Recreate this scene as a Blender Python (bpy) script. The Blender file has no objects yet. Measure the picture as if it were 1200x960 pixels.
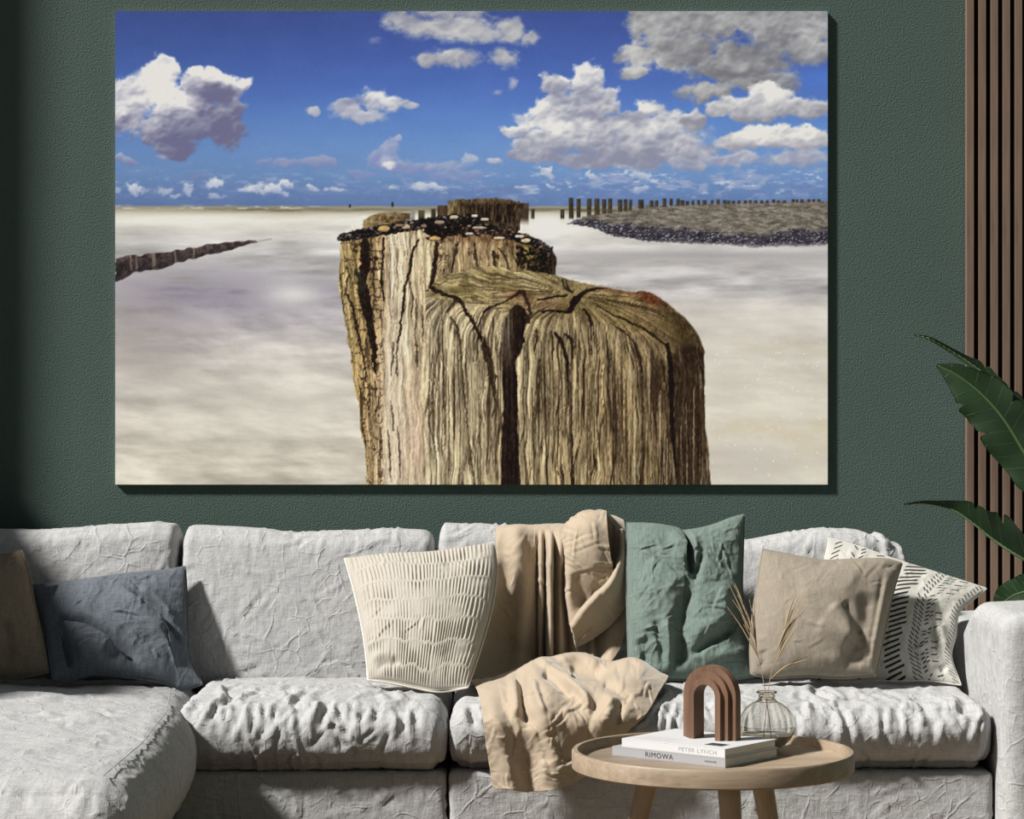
import bpy, bmesh, math, random
import numpy as np
from mathutils import Vector, Matrix

# ------------------------------------------------------------------ camera, world, sun, exposure
scn = bpy.context.scene
COL = scn.collection
F_PX, CAM_H = 2800.0, 1.2            # focal length in pixels of the 1200x960 frame, eye height
WALL_Y = 7.0
cam_d = bpy.data.cameras.new('camera')
cam_d.sensor_width = 36.0
cam_d.lens = F_PX / 1200.0 * 36.0
cam_d.clip_end = 100
cam = bpy.data.objects.new('camera', cam_d)
cam.location = (0, 0, CAM_H)
cam.rotation_euler = (math.radians(90), 0, 0)
COL.objects.link(cam)
scn.camera = cam

world = bpy.data.worlds.new('soft_daylight')
scn.world = world
world.use_nodes = True
bg = world.node_tree.nodes['Background']
bg.inputs['Color'].default_value = (0.93, 0.97, 1.0, 1)
bg.inputs['Strength'].default_value = 0.14

SUN_AZ, SUN_EL = math.radians(66), math.radians(43)
sun_d = bpy.data.lights.new('sun_left_offscreen', 'SUN')
sun_d.energy = 6.9
sun_d.angle = math.radians(6.0)
sun_d.color = (1.0, 0.97, 0.925)
sun = bpy.data.objects.new('sun_left_offscreen', sun_d)
to_sun = Vector((-math.sin(SUN_AZ) * math.cos(SUN_EL), -math.cos(SUN_AZ) * math.cos(SUN_EL), math.sin(SUN_EL)))
sun.rotation_euler = to_sun.to_track_quat('Z', 'Y').to_euler()
sun.location = (-6, -3, 7)
COL.objects.link(sun)

vs = scn.view_settings
scn.display_settings.display_device = 'sRGB'
vs.view_transform = 'Standard'
vs.look = 'None'
vs.exposure = 0.0
vs.gamma = 1.0
vs.use_curve_mapping = False

random.seed(7)
RNG = np.random.RandomState(11)

# ------------------------------------------------------------------ helpers
def at(px, py, Y):
    """photo pixel + depth -> world point"""
    return ((px - 600.0) * Y / F_PX, Y, CAM_H - (py - 480.0) * Y / F_PX)

def sm(a, b, x):
    t = np.clip((x - a) / (b - a), 0, 1)
    return t * t * (3 - 2 * t)

def _hash(ix, iy, iz, seed):
    h = (ix.astype(np.int64) * 374761393 + iy.astype(np.int64) * 668265263 + iz.astype(np.int64) * 2147483647 + seed * 1274126177) & 0xffffffff
    h = ((h ^ (h >> 13)) * 1274126177) & 0xffffffff
    h = ((h ^ (h >> 16)) * 2246822519) & 0xffffffff
    h = h ^ (h >> 15)
    return (h & 0xffffff) / float(0xffffff)

def vnoise(x, y, z=None, seed=0):
    """value noise in -1..1"""
    x = np.asarray(x, float); y = np.asarray(y, float)
    ix = np.floor(x); iy = np.floor(y)
    fx = x - ix; fy = y - iy
    fx = fx * fx * fx * (fx * (fx * 6 - 15) + 10); fy = fy * fy * fy * (fy * (fy * 6 - 15) + 10)
    if z is None:
        zz = np.zeros(1, np.int64)
        a = _hash(ix, iy, zz, seed); b = _hash(ix + 1, iy, zz, seed)
        c = _hash(ix, iy + 1, zz, seed); d = _hash(ix + 1, iy + 1, zz, seed)
        return 2 * ((a * (1 - fx) + b * fx) * (1 - fy) + (c * (1 - fx) + d * fx) * fy) - 1
    z = np.asarray(z, float)
    iz = np.floor(z); fz = z - iz; fz = fz * fz * (3 - 2 * fz)
    r = 0
    for k in (0, 1):
        a = _hash(ix, iy, iz + k, seed); b = _hash(ix + 1, iy, iz + k, seed)
        c = _hash(ix, iy + 1, iz + k, seed); d = _hash(ix + 1, iy + 1, iz + k, seed)
        v = (a * (1 - fx) + b * fx) * (1 - fy) + (c * (1 - fx) + d * fx) * fy
        r = r + v * (fz if k else 1 - fz)
    return 2 * r - 1

def fbm(x, y, z=None, octv=4, seed=0, gain=0.5):
    a, s, r = 1.0, 0.0, 0.0
    for i in range(octv):
        f = 2.03 ** i
        r = r + a * vnoise(x * f + 17.3 * i, y * f - 9.1 * i, None if z is None else z * f, seed + i * 7)
        s += a; a *= gain
    return r / s

def raw_mesh(name, V, Q, uv=None, col=None, smooth=True):
    """mesh from numpy arrays; Q is (m,4) or (m,3)"""
    V = np.ascontiguousarray(V, np.float32); Q = np.ascontiguousarray(Q, np.int32)
    me = bpy.data.meshes.new(name)
    n, m, k = len(V), len(Q), Q.shape[1]
    me.vertices.add(n); me.loops.add(m * k); me.polygons.add(m)
    me.vertices.foreach_set('co', V.ravel())
    me.loops.foreach_set('vertex_index', Q.ravel())
    me.polygons.foreach_set('loop_start', np.arange(0, m * k, k, dtype=np.int32))
    me.polygons.foreach_set('use_smooth', np.full(m, smooth, bool))
    me.update(calc_edges=True)
    if uv is not None:
        l = me.uv_layers.new(name='UVMap')
        l.data.foreach_set('uv', np.ascontiguousarray(uv[Q.ravel()], np.float32).ravel())
    if col is not None:
        a = me.color_attributes.new('Col', 'FLOAT_COLOR', 'POINT')
        c4 = np.ones((n, 4), np.float32); c4[:, :3] = col
        a.data.foreach_set('color', c4.ravel())
    return me

def link(name, me, mat=None, parent=None):
    o = bpy.data.objects.new(name, me)
    COL.objects.link(o)
    if mat is not None and me is not None:
        if not len(me.materials):
            me.materials.append(mat)
    if parent is not None:
        o.parent = parent
    return o

def tag(o, label=None, cat=None, group=None, kind=None):
    if label: o['label'] = label
    if cat: o['category'] = cat
    if group: o['group'] = group
    if kind: o['kind'] = kind
    return o

def empty(name, loc, label, cat, group=None):
    o = bpy.data.objects.new(name, None)
    o.empty_display_size = 0.05
    COL.objects.link(o)
    o.location = loc
    return tag(o, label, cat, group)

def place(o, parent):
    """parent a world-space mesh under an Empty that has a location"""
    o.parent = parent
    o.matrix_parent_inverse = Matrix.Translation(-Vector(parent.location))
    return o

def grid_quads(nu, nv, wrap=False):
    """nu x nv vertex grid, index = i*nv + j"""
    i = np.arange(nu if wrap else nu - 1)[:, None]; j = np.arange(nv - 1)[None, :]
    i2 = (i + 1) % nu
    return np.stack([i * nv + j, i2 * nv + j, i2 * nv + j + 1, i * nv + j + 1], -1).reshape(-1, 4)

def bm_obj(name, bm, mat, parent=None, smooth=False):
    me = bpy.data.meshes.new(name)
    bmesh.ops.recalc_face_normals(bm, faces=bm.faces)
    bm.to_mesh(me); bm.free()
    if smooth:
        for p in me.polygons: p.use_smooth = True
    return link(name, me, mat, parent)

def add_box(bm, x0, x1, y0, y1, z0, z1, bev=0.0):
    r = bmesh.ops.create_cube(bm, size=1.0)
    vs_ = r['verts']
    bmesh.ops.scale(bm, vec=(x1 - x0, y1 - y0, z1 - z0), verts=vs_)
    bmesh.ops.translate(bm, vec=((x0 + x1) / 2, (y0 + y1) / 2, (z0 + z1) / 2), verts=vs_)
    if bev > 0:
        es = list({e for v in vs_ for e in v.link_edges})
        bmesh.ops.bevel(bm, geom=es, offset=bev, segments=2, affect='EDGES', profile=0.7)

def box_obj(name, x0, x1, y0, y1, z0, z1, mat, parent=None, bev=0.0):
    bm = bmesh.new()
    add_box(bm, x0, x1, y0, y1, z0, z1, bev)
    return bm_obj(name, bm, mat, parent)

def tube_mesh(name, pts, radii, n=10, cap=True):
    """swept tube along pts"""
    P = np.array(pts, float); m = len(P)
    R = np.full(m, radii, float) if np.isscalar(radii) else np.array(radii, float)
    T = np.gradient(P, axis=0); T /= np.linalg.norm(T, axis=1)[:, None] + 1e-9
    up = np.array([0, 0, 1.0]) if abs(T[0, 2]) < 0.9 else np.array([1.0, 0, 0])
    V = []
    nrm = np.cross(T[0], up); nrm /= np.linalg.norm(nrm)
    a = np.linspace(0, 2 * np.pi, n, endpoint=False)
    for i in range(m):
        nrm = nrm - T[i] * (nrm @ T[i]); nrm /= np.linalg.norm(nrm) + 1e-9
        b = np.cross(T[i], nrm)
        V.append(P[i] + R[i] * (np.cos(a)[:, None] * nrm + np.sin(a)[:, None] * b))
    V = np.concatenate(V)
    Q = []
    for i in range(m - 1):
        for j in range(n):
            k = (j + 1) % n
            Q.append((i * n + j, i * n + k, (i + 1) * n + k, (i + 1) * n + j))
    me = bpy.data.meshes.new(name)
    F = [tuple(q) for q in Q]
    if cap:
        F.append(tuple(range(n - 1, -1, -1))); F.append(tuple((m - 1) * n + j for j in range(n)))
    me.from_pydata(V.tolist(), [], F)
    for p in me.polygons: p.use_smooth = True
    me.update()
    return me

def lathe_mesh(name, prof, n=64, closed=False):
    """prof: list of (r,z) revolved about Z"""
    V, Q = [], []
    m = len(prof)
    for k in range(n):
        a = 2 * math.pi * k / n
        for r, z in prof: V.append((r * math.cos(a), r * math.sin(a), z))
    for k in range(n):
        k2 = (k + 1) % n
        for i in range(m - 1 if not closed else m):
            i2 = (i + 1) % m
            Q.append((k * m + i, k2 * m + i, k2 * m + i2, k * m + i2))
    bm = bmesh.new()
    bv = [bm.verts.new(v) for v in V]
    for q in Q:
        try: bm.faces.new([bv[i] for i in q])
        except ValueError: pass
    bmesh.ops.remove_doubles(bm, verts=bm.verts, dist=1e-6)
    bmesh.ops.recalc_face_normals(bm, faces=bm.faces)
    me = bpy.data.meshes.new(name)
    bm.to_mesh(me); bm.free()
    for p in me.polygons: p.use_smooth = True
    return me

# ------------------------------------------------------------------ materials
def new_mat(name, color=(.5, .5, .5), rough=0.6, spec=0.3):
    m = bpy.data.materials.new(name); m.use_nodes = True
    nt = m.node_tree; b = nt.nodes['Principled BSDF']
    b.inputs['Base Color'].default_value = (*color, 1)
    b.inputs['Roughness'].default_value = rough
    b.inputs['Specular IOR Level'].default_value = spec
    return m, nt, b

def lin(r, g, b):
    f = lambda c: (c / 255 / 12.92) if c / 255 <= .04045 else ((c / 255 + .055) / 1.055) ** 2.4
    return (f(r), f(g), f(b))

def nd(nt, typ, **kw):
    n = nt.nodes.new(typ)
    for k, v in kw.items():
        if k in n.inputs.keys() if hasattr(n.inputs, 'keys') else False: n.inputs[k].default_value = v
        else: setattr(n, k, v)
    return n

def noise_node(nt, scale_vec, scale, detail=3.0, rough=0.55, coord='Object', rot=None):
    tc = nt.nodes.new('ShaderNodeTexCoord'); mp = nt.nodes.new('ShaderNodeMapping')
    mp.inputs['Scale'].default_value = scale_vec
    if rot: mp.inputs['Rotation'].default_value = rot
    nt.links.new(tc.outputs[coord], mp.inputs['Vector'])
    n = nt.nodes.new('ShaderNodeTexNoise')
    n.inputs['Scale'].default_value = scale; n.inputs['Detail'].default_value = detail; n.inputs['Roughness'].default_value = rough
    nt.links.new(mp.outputs['Vector'], n.inputs['Vector'])
    return n.outputs['Fac']

def mathn(nt, op, a, b=None):
    n = nt.nodes.new('ShaderNodeMath'); n.operation = op
    for i, v in enumerate((a, b)):
        if v is None: continue
        if isinstance(v, (int, float)): n.inputs[i].default_value = v
        else: nt.links.new(v, n.inputs[i])
    return n.outputs[0]

def ramp(nt, fac, stops):
    r = nt.nodes.new('ShaderNodeValToRGB')
    e = r.color_ramp.elements
    while len(e) < len(stops): e.new(0.5)
    for k, (p, c) in enumerate(stops):
        e[k].position = p; e[k].color = (*c, 1)
    nt.links.new(fac, r.inputs['Fac'])
    return r.outputs['Color']

def bump(nt, bsdf, height, strength=0.3, dist=0.01, prev=None):
    b = nt.nodes.new('ShaderNodeBump')
    b.inputs['Strength'].default_value = strength; b.inputs['Distance'].default_value = dist
    nt.links.new(height, b.inputs['Height'])
    if prev is not None: nt.links.new(prev, b.inputs['Normal'])
    nt.links.new(b.outputs['Normal'], bsdf.inputs['Normal'])
    return b.outputs['Normal']

def linen_mat(name, c, var=0.16, thread=420, rough=0.92, bstr=0.35, crumple=0.0, sheen=0.04, attr=False, tmix=1.0):
    """woven cloth: threads across and down, slubs, optional fine crumple"""
    m, nt, b = new_mat(name, c, rough, 0.12)
    h = noise_node(nt, (.06, 1, 1), thread, 2.0)
    v = noise_node(nt, (1, .06, .06), thread, 2.0)
    w = mathn(nt, 'ADD', h, v)                       # about 0..2, mean 1
    slub = noise_node(nt, (1, 1, 1), 9, 3.0)
    ca, cb = tuple(x * (1 - var) for x in c), tuple(min(.95, x * (1 + var)) for x in c)
    wn = mathn(nt, 'MULTIPLY_ADD', mathn(nt, 'SUBTRACT', h, v), 1.1); wn.node.inputs[2].default_value = 0.5
    col = ramp(nt, wn, [(0.25, ca), (0.75, cb)])
    if attr:
        at_ = nt.nodes.new('ShaderNodeAttribute'); at_.attribute_name = 'Col'
        mx = nt.nodes.new('ShaderNodeMix'); mx.data_type = 'RGBA'; mx.blend_type = 'MULTIPLY'
        mx.inputs['Factor'].default_value = 1.0
        nt.links.new(col, mx.inputs['A']); nt.links.new(at_.outputs['Color'], mx.inputs['B'])
        col = mx.outputs['Result']
    mx2 = nt.nodes.new('ShaderNodeMix'); mx2.data_type = 'RGBA'; mx2.blend_type = 'MULTIPLY'
    mx2.inputs['Factor'].default_value = 0.35
    nt.links.new(col, mx2.inputs['A'])
    nt.links.new(ramp(nt, slub, [(0.3, (.86, .86, .86)), (0.7, (1, 1, 1))]), mx2.inputs['B'])
    nt.links.new(mx2.outputs['Result'], b.inputs['Base Color'])
    prev = None
    if crumple > 0:
        # sharp pressed-in creases: distorted cell edges, present only in patches, on top of soft dents
        tc = nt.nodes.new('ShaderNodeTexCoord')
        ds = nt.nodes.new('ShaderNodeTexNoise'); ds.inputs['Scale'].default_value = 9; ds.inputs['Detail'].default_value = 2
        nt.links.new(tc.outputs['Object'], ds.inputs['Vector'])
        mv = nt.nodes.new('ShaderNodeVectorMath'); mv.operation = 'MULTIPLY_ADD'
        nt.links.new(ds.outputs['Color'], mv.inputs[0]); mv.inputs[1].default_value = (.07, .07, .07); nt.links.new(tc.outputs['Object'], mv.inputs[2])
        hs = None
        for sc_, wd, am in ((8, .045, .7), (19, .08, .55)):
            vo = nt.nodes.new('ShaderNodeTexVoronoi'); vo.feature = 'DISTANCE_TO_EDGE'; vo.inputs['Scale'].default_value = sc_
            nt.links.new(mv.outputs[0], vo.inputs['Vector'])
            mr = nt.nodes.new('ShaderNodeMapRange'); mr.interpolation_type = 'SMOOTHSTEP'
            mr.inputs['From Min'].default_value = 0; mr.inputs['From Max'].default_value = wd; mr.inputs['To Min'].default_value = am; mr.inputs['To Max'].default_value = 0
            nt.links.new(vo.outputs['Distance'], mr.inputs['Value'])
            msk = nt.nodes.new('ShaderNodeMapRange'); msk.inputs['From Min'].default_value = .46; msk.inputs['From Max'].default_value = .62
            nt.links.new(noise_node(nt, (1, 1, 1), sc_ * .75, 2.0), msk.inputs['Value'])
            h_ = mathn(nt, 'MULTIPLY', mr.outputs['Result'], msk.outputs['Result'])
            hs = h_ if hs is None else mathn(nt, 'ADD', hs, h_)
        hs = mathn(nt, 'ADD', hs, mathn(nt, 'MULTIPLY', noise_node(nt, (1, 1, 1), 28, 4.0), 2.4))
        prev = bump(nt, b, hs, crumple, 0.0026)
    bump(nt, b, w, bstr, 0.0012, prev)
    b.inputs['Sheen Weight'].default_value = sheen
    return m

def wood_mat(name, c1, c2, axis='X', scale=14.0, rough=0.5, ring=18.0):
    m, nt, b = new_mat(name, c1, rough, 0.35)
    sv = {'X': (.06, 1, 1), 'Y': (1, .06, 1), 'Z': (1, 1, .06)}[axis]
    g1 = noise_node(nt, sv, scale * 6, 4.0, 0.6)
    g2 = noise_node(nt, sv, scale, 3.0, 0.5)
    t = mathn(nt, 'ADD', mathn(nt, 'MULTIPLY', g1, 0.5), mathn(nt, 'MULTIPLY', g2, 0.6))
    nt.links.new(ramp(nt, t, [(0.36, c2), (0.66, c1)]), b.inputs['Base Color'])
    bump(nt, b, g1, 0.15, 0.001)
    return m

LINEN = linen_mat('oatmeal_linen', (.402, .402, .402), var=.14, crumple=0.75)
# ------------------------------------------------------------------ room shell
def plaster(name, c, strength=0.55):
    m, nt, b = new_mat(name, c, 0.75, 0.25)
    n1 = noise_node(nt, (1, 1, 1), 210, 2.0, 0.65)
    n2 = noise_node(nt, (1, 1, 1), 3.0, 3.0, 0.5)
    c2 = tuple(x * 1.04 for x in c); c0 = tuple(x * 0.96 for x in c)
    nt.links.new(ramp(nt, n2, [(0.3, c0), (0.7, c2)]), b.inputs['Base Color'])
    bump(nt, b, n1, strength, 0.007)
    return m
M_WALL = plaster('green_plaster', (.066, .103, .090))
M_FLOOR = wood_mat('oak_floor', (.20, .14, .09), (.13, .09, .055), 'X', 9)
M_SKIRT, _, _ = new_mat('painted_skirting', (.05, .085, .07), 0.5)

def structure(o, label):
    return tag(o, label, None, None, 'structure')
structure(box_obj('wall_back', -1.85, 2.6, WALL_Y, WALL_Y + .15, 0, 3.3, M_WALL), 'dark green stippled plaster wall behind the sofa')
fl = structure(box_obj('floor', -4.0, 2.6, -1.55, WALL_Y, -.08, -.012, M_FLOOR), 'oak plank floor under the sofa')
_pl = {}
for r in range(38):                                   # planks across the room
    off = (r * 0.73) % 1.6
    x = -4.0 - off
    while x < 2.6:
        a, b_ = max(x, -4.0), min(x + 1.6, 2.6)
        if b_ - a > .05:
            box_obj('plank', a + .001, b_ - .001, -1.55 + r * .225 + .001, -1.55 + (r + 1) * .225 - .001, -.012, 0, M_FLOOR, fl)
        x += 1.6
# added left wall, out of view: low part and pier shaped to cast shade
bm = bmesh.new()
LW0, LW1, LW_H, SHADE_PIER = 5.72, WALL_Y, 1.36, 6.79
prof = [(LW0, 0), (LW1, 0), (LW1, 3.3), (SHADE_PIER, 3.3), (SHADE_PIER, LW_H), (LW0, LW_H)]
fa = [bm.verts.new((-1.85, y, z)) for y, z in prof]; fb = [bm.verts.new((-2.0, y, z)) for y, z in prof]
bm.faces.new(fa); bm.faces.new(fb[::-1])
for i in range(6):
    j = (i + 1) % 6
    bm.faces.new((fa[i], fb[i], fb[j], fa[j]))
structure(bm_obj('shade_wall_left', bm, M_WALL), 'added green side wall, stepped to shade the left of the sofa')
structure(box_obj('wall_right', 2.6, 2.75, -1.65, WALL_Y + .15, 0, 3.3, M_WALL), 'dark green side wall beyond the plant')
structure(box_obj('sky_block_wall_front', -1.2, 2.6, -1.65, -1.5, 0, 3.3, M_WALL), 'added dark green wall facing the sofa, blocking sky light')  # unseen wall, added so sky light enters only from left and above
structure(box_obj('baseboard_back', -1.85, 2.6, WALL_Y - .016, WALL_Y - .0005, 0, .09, M_SKIRT, None, .003), 'dark green skirting board along the wall')

# slatted wooden panel on the right part of the wall
M_SLAT = wood_mat('walnut_slat', (.20, .135, .098), (.12, .076, .053), 'Z', 16, 0.55)
M_FELT, _, _ = new_mat('black_felt', (.012, .010, .010), 0.95)
sp = empty('slat_panel', (1.9, WALL_Y, 0), 'dark walnut slatted wall panel with black gaps beside the plant', 'wall panel')
place(box_obj('backing', 1.333, 2.55, WALL_Y - .008, WALL_Y - .0005, 0, 3.3, M_FELT), sp)
s_me = None
for k in range(34):
    x = (1132.6 - 600) * (WALL_Y - .03) / F_PX + k * .0352
    o = box_obj('slat', 0, .0212, WALL_Y - .034, WALL_Y - .008, 0, 3.3, M_SLAT, None, .0012) if s_me is None else link('slat', s_me)
    s_me = o.data
    o.location.x = x
    place(o, sp)
# ------------------------------------------------------------------ the large beach print (flat picture, painted procedurally into a colour attribute)
def paint_print():
    NX, NY = 836, 556
    xs = np.linspace(135, 970, NX); ys = np.linspace(13, 568, NY)
    X, Y = np.meshgrid(xs, ys)                       # photo pixel coordinates of every print point
    C = np.zeros((NY, NX, 3))
    A = lambda *c: np.array(c, float)

    def vgrad(y, stops):
        yy = [s[0] for s in stops]
        return np.stack([np.interp(y, yy, [s[1][k] for s in stops]) for k in range(3)], -1)

    def over(C, col, a):
        a = np.clip(a, 0, 1)[..., None]
        return C * (1 - a) + np.asarray(col, float) * a

    def win(x0, x1, y0, y1, pad=3):
        j0 = int(np.clip(np.searchsorted(xs, x0 - pad), 0, NX)); j1 = int(np.clip(np.searchsorted(xs, x1 + pad), 0, NX))
        i0 = int(np.clip(np.searchsorted(ys, y0 - pad), 0, NY)); i1 = int(np.clip(np.searchsorted(ys, y1 + pad), 0, NY))
        return slice(i0, i1), slice(j0, j1)

    def seg_dist(px, py, a, b):
        ax, ay = a; bx, by = b
        dx, dy = bx - ax, by - ay
        t = np.clip(((px - ax) * dx + (py - ay) * dy) / (dx * dx + dy * dy + 1e-9), 0, 1)
        return np.hypot(px - ax - t * dx, py - ay - t * dy), t

    def poly_sd(px, py, pts):
        """signed distance, negative inside"""
        d = np.full(px.shape, 1e9); ins = np.zeros(px.shape, bool)
        n = len(pts)
        for i in range(n):
            a, b = pts[i], pts[(i + 1) % n]
            d = np.minimum(d, seg_dist(px, py, a, b)[0])
            c = ((a[1] > py) != (b[1] > py))
            with np.errstate(divide='ignore', invalid='ignore'):
                xi = (b[0] - a[0]) * (py - a[1]) / (b[1] - a[1] + 1e-12) + a[0]
            ins ^= c & (px < xi)
        return np.where(ins, -d, d)

    def stroke(C, pts, w, col, alpha=1.0, jag=0.0, soft=0.8, seed=0):
        xx = [p[0] for p in pts]; yy = [p[1] for p in pts]
        ws = [w] * len(pts) if np.isscalar(w) else list(w)
        mw = max(ws) + soft + jag * 2
        s = win(min(xx), max(xx), min(yy), max(yy), mw + 2)
        px, py = X[s], Y[s]
        if px.size == 0: return C
        if jag:
            jx = fbm(px * .22, py * .22, octv=3, seed=seed + 5) * jag; jy = fbm(px * .22, py * .22, octv=3, seed=seed + 9) * jag
            qx, qy = px + jx, py + jy
        else: qx, qy = px, py
        best = np.full(px.shape, 1e9)
        for i in range(len(pts) - 1):
            d, t = seg_dist(qx, qy, pts[i], pts[i + 1])
            best = np.minimum(best, d - (ws[i] * (1 - t) + ws[i + 1] * t) * .5)
        a = (1 - sm(-soft * .5, soft, best)) * alpha
        C[s] = over(C[s], col, a)
        return C

    # ---------- sky
    sky = vgrad(Y, [(13, (66, 82, 146)), (60, (74, 97, 165)), (100, (85, 113, 183)), (140, (101, 135, 196)), (175, (116, 148, 199)), (205, (119, 147, 191)), (241, (103, 124, 168))])
    sky *= (0.97 + 0.06 * sm(135, 650, X))[..., None]
    sky *= np.array([.88, .92, .95])
    sky += fbm(X * .03, Y * .06, octv=4, seed=3)[..., None] * 3
    C[:] = sky

    def cloud(C, puffs, lit, shade, soft=.32, amp=.34, fs=.045, lights=(), alpha=1.0, seed=0, flat=0.0, vb=.9, det=1.0):
        x0 = min(p[0] - p[2] for p in puffs) - 22; x1 = max(p[0] + p[2] for p in puffs) + 22
        y0 = min(p[1] - p[3] for p in puffs) - 16; y1 = max(p[1] + p[3] for p in puffs) + 16
        s = win(x0, x1, y0, y1)
        px, py = X[s], Y[s]
        wx = px + 7 * fbm(px * .05, py * .05, octv=3, seed=seed + 50); wy = py + 6 * fbm(px * .05, py * .05, octv=3, seed=seed + 60)
        D = np.full(px.shape, -9.0)
        for cx, cy, rx, ry in puffs:
            d = 1 - np.hypot((wx - cx) / rx, (wy - cy) / ry)
            k = .10
            h = np.clip(.5 + .5 * (D - d) / k, 0, 1)
            D = d * (1 - h) + D * h + k * h * (1 - h)
        n = fbm(px * fs * 1.2, py * fs * 1.6, octv=6, seed=seed, gain=.62)
        D = D + n * amp * 1.75 - .04
        a = sm(-.03, soft + .10, D) * alpha
        # puffy relief lit from above left
        bl = fbm(px * fs * 1.1, py * fs * 1.5, octv=3, seed=seed + 31, gain=.5)
        q = np.abs(fbm(wx * fs * 1.5, wy * fs * 2.0, octv=3, seed=seed + 13, gain=.5))
        H = np.clip(D, 0, .5) * 1.1 + bl * .5 * det - q * .6 * det
        gy, gx = np.gradient(H)
        rel = np.clip((gy * 1.0 + gx * .45) * 4.6, -.5, .5)
        for _ in range(3):
            rel = (rel + np.roll(rel, 1, 0) + np.roll(rel, -1, 0) + np.roll(rel, 1, 1) + np.roll(rel, -1, 1)) / 5
            q = (q + np.roll(q, 1, 0) + np.roll(q, -1, 0) + np.roll(q, 1, 1) + np.roll(q, -1, 1)) / 5
        ytop, ybot = min(p[1] - p[3] for p in puffs), max(p[1] + p[3] for p in puffs)
        lum = .50 + rel * .50 + (.5 - (py - ytop) / (ybot - ytop)) * vb + bl * .30 - q * .35 + .16 * (1 - sm(.05, .30, D)) * (py < ytop + .6 * (ybot - ytop))
        for cx, cy, rx, ry, v in lights:
            lum = lum + v * np.exp(-((wx - cx) / rx) ** 2 - ((wy - cy) / ry) ** 2)
        lum = np.clip(sm(-.25, 1.35, lum), 0, 1)[..., None]
        col = A(*shade) * (1 - lum) + A(*lit) * lum
        C[s] = C[s] * (1 - a[..., None]) + col * a[..., None]
        return C

    # low haze of little clouds along the horizon
    band = np.exp(-((Y - 214) / 17) ** 2)
    hz = fbm(X * .05, Y * .16, octv=5, seed=77, gain=.6)
    C = over(C, (148, 160, 192), sm(.0, .45, hz) * band * (.35 + .55 * sm(420, 600, X)))
    C = over(C, (196, 202, 214), sm(.22, .55, fbm(X * .075, Y * .22, octv=5, seed=91, gain=.6)) * band * (.25 + .6 * sm(500, 700, X)))
    C = over(C, (104, 120, 168), sm(.10, .5, fbm(X * .035, Y * .2, octv=4, seed=95)) * np.exp(-((Y - 226) / 10) ** 2) * .6)
    # mid clouds, dusky
    C = cloud(C, [(150, 190, 16, 8), (140, 186, 8, 7)], (176, 178, 192), (112, 120, 160), seed=201, alpha=.8)
    C = cloud(C, [(310, 187, 10, 6), (330, 191, 20, 8), (362, 188, 26, 9), (388, 190, 12, 7)], (168, 166, 186), (120, 128, 172), seed=202, alpha=.75)
    C = cloud(C, [(455, 180, 16, 18), (440, 188, 22, 12), (464, 163, 7, 6), (480, 198, 34, 8), (420, 203, 22, 5)], (190, 188, 200), (124, 134, 178), seed=203, alpha=.75, lights=[(453, 191, 11, 6, 1.0)])
    C = cloud(C, [(455, 193, 9, 5)], (238, 234, 230), (200, 196, 204), seed=204, soft=.5)
    C = cloud(C, [(520, 195, 28, 10), (550, 185, 9, 9), (535, 206, 40, 8)], (186, 188, 200), (122, 136, 180), seed=205, alpha=.75, lights=[(552, 183, 9, 8, .8)])
    C = cloud(C, [(577, 189, 12, 6)], (212, 206, 210), (160, 162, 186), seed=206)
    C = cloud(C, [(235, 209, 22, 3.5)], (120, 132, 170), (104, 118, 162), seed=207, alpha=.8)
    for k, (cx, cy, rx, ry, al) in enumerate([(158, 221, 13, 8, .95), (192, 226, 15, 5, .6), (208, 228, 9, 3, .7), (221, 223, 10, 6, .75), (250, 218, 13, 10, .9), (252, 228, 16, 5, .6), (300, 219, 22, 9, .95), (318, 224, 24, 6, .8), (337, 216, 14, 7, .95), (365, 222, 10, 4, .7), (392, 223, 16, 4, .8), (140, 222, 6, 6, .6), (458, 222, 12, 5, .5), (505, 222, 26, 6, .7), (640, 204, 12, 8, .8), (697, 205, 12, 6, .9), (644, 219, 9, 2.5, .7), (612, 221, 12, 3, .7), (745, 206, 14, 7, .7), (752, 222, 14, 4, .6)]):
        C = cloud(C, [(cx, cy, rx, ry)], (228, 226, 222), (160, 168, 196), seed=300 + k, alpha=al, amp=.5, fs=.09, soft=.45)
    # left cumulus
    C = cloud(C, [(186, 92, 30, 33), (160, 112, 42, 30), (142, 128, 30, 40), (206, 124, 36, 28), (196, 72, 12, 13), (236, 104, 30, 26), (264, 104, 24, 24), (283, 99, 12, 9), (238, 140, 52, 34), (200, 158, 42, 30), (206, 176, 30, 14), (262, 150, 26, 28), (250, 86, 12, 9), (232, 84, 14, 8)],
              (238, 236, 232), (104, 104, 136), seed=11, soft=.20, amp=.26, vb=.85,
              lights=[(180, 84, 34, 26, .55), (200, 116, 26, 14, .65), (150, 118, 25, 14, .3), (236, 82, 16, 6, .8), (266, 92, 16, 6, .7), (283, 98, 9, 6, .6), (252, 106, 24, 10, -.6), (262, 140, 36, 26, -.45), (214, 170, 30, 20, -.35), (176, 150, 26, 20, .1), (140, 132, 12, 8, .5), (184, 184, 12, 4, .5)])
    # top middle
    C = cloud(C, [(470, 24, 30, 16), (500, 32, 42, 20), (545, 36, 58, 24), (596, 36, 30, 20), (622, 45, 16, 10), (530, 66, 44, 15), (500, 70, 22, 8), (590, 66, 22, 18), (530, 16, 80, 10)],
              (214, 212, 206), (138, 140, 158), seed=21, soft=.5, amp=.30, vb=.1, lights=[(545, 44, 45, 9, .3), (525, 60, 28, 9, .35), (540, 18, 80, 8, -.3), (480, 20, 30, 10, -.2)])
    C = cloud(C, [(440, 46, 10, 5)], (170, 166, 190), (120, 124, 170), seed=22, soft=.7, alpha=.6)
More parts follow.
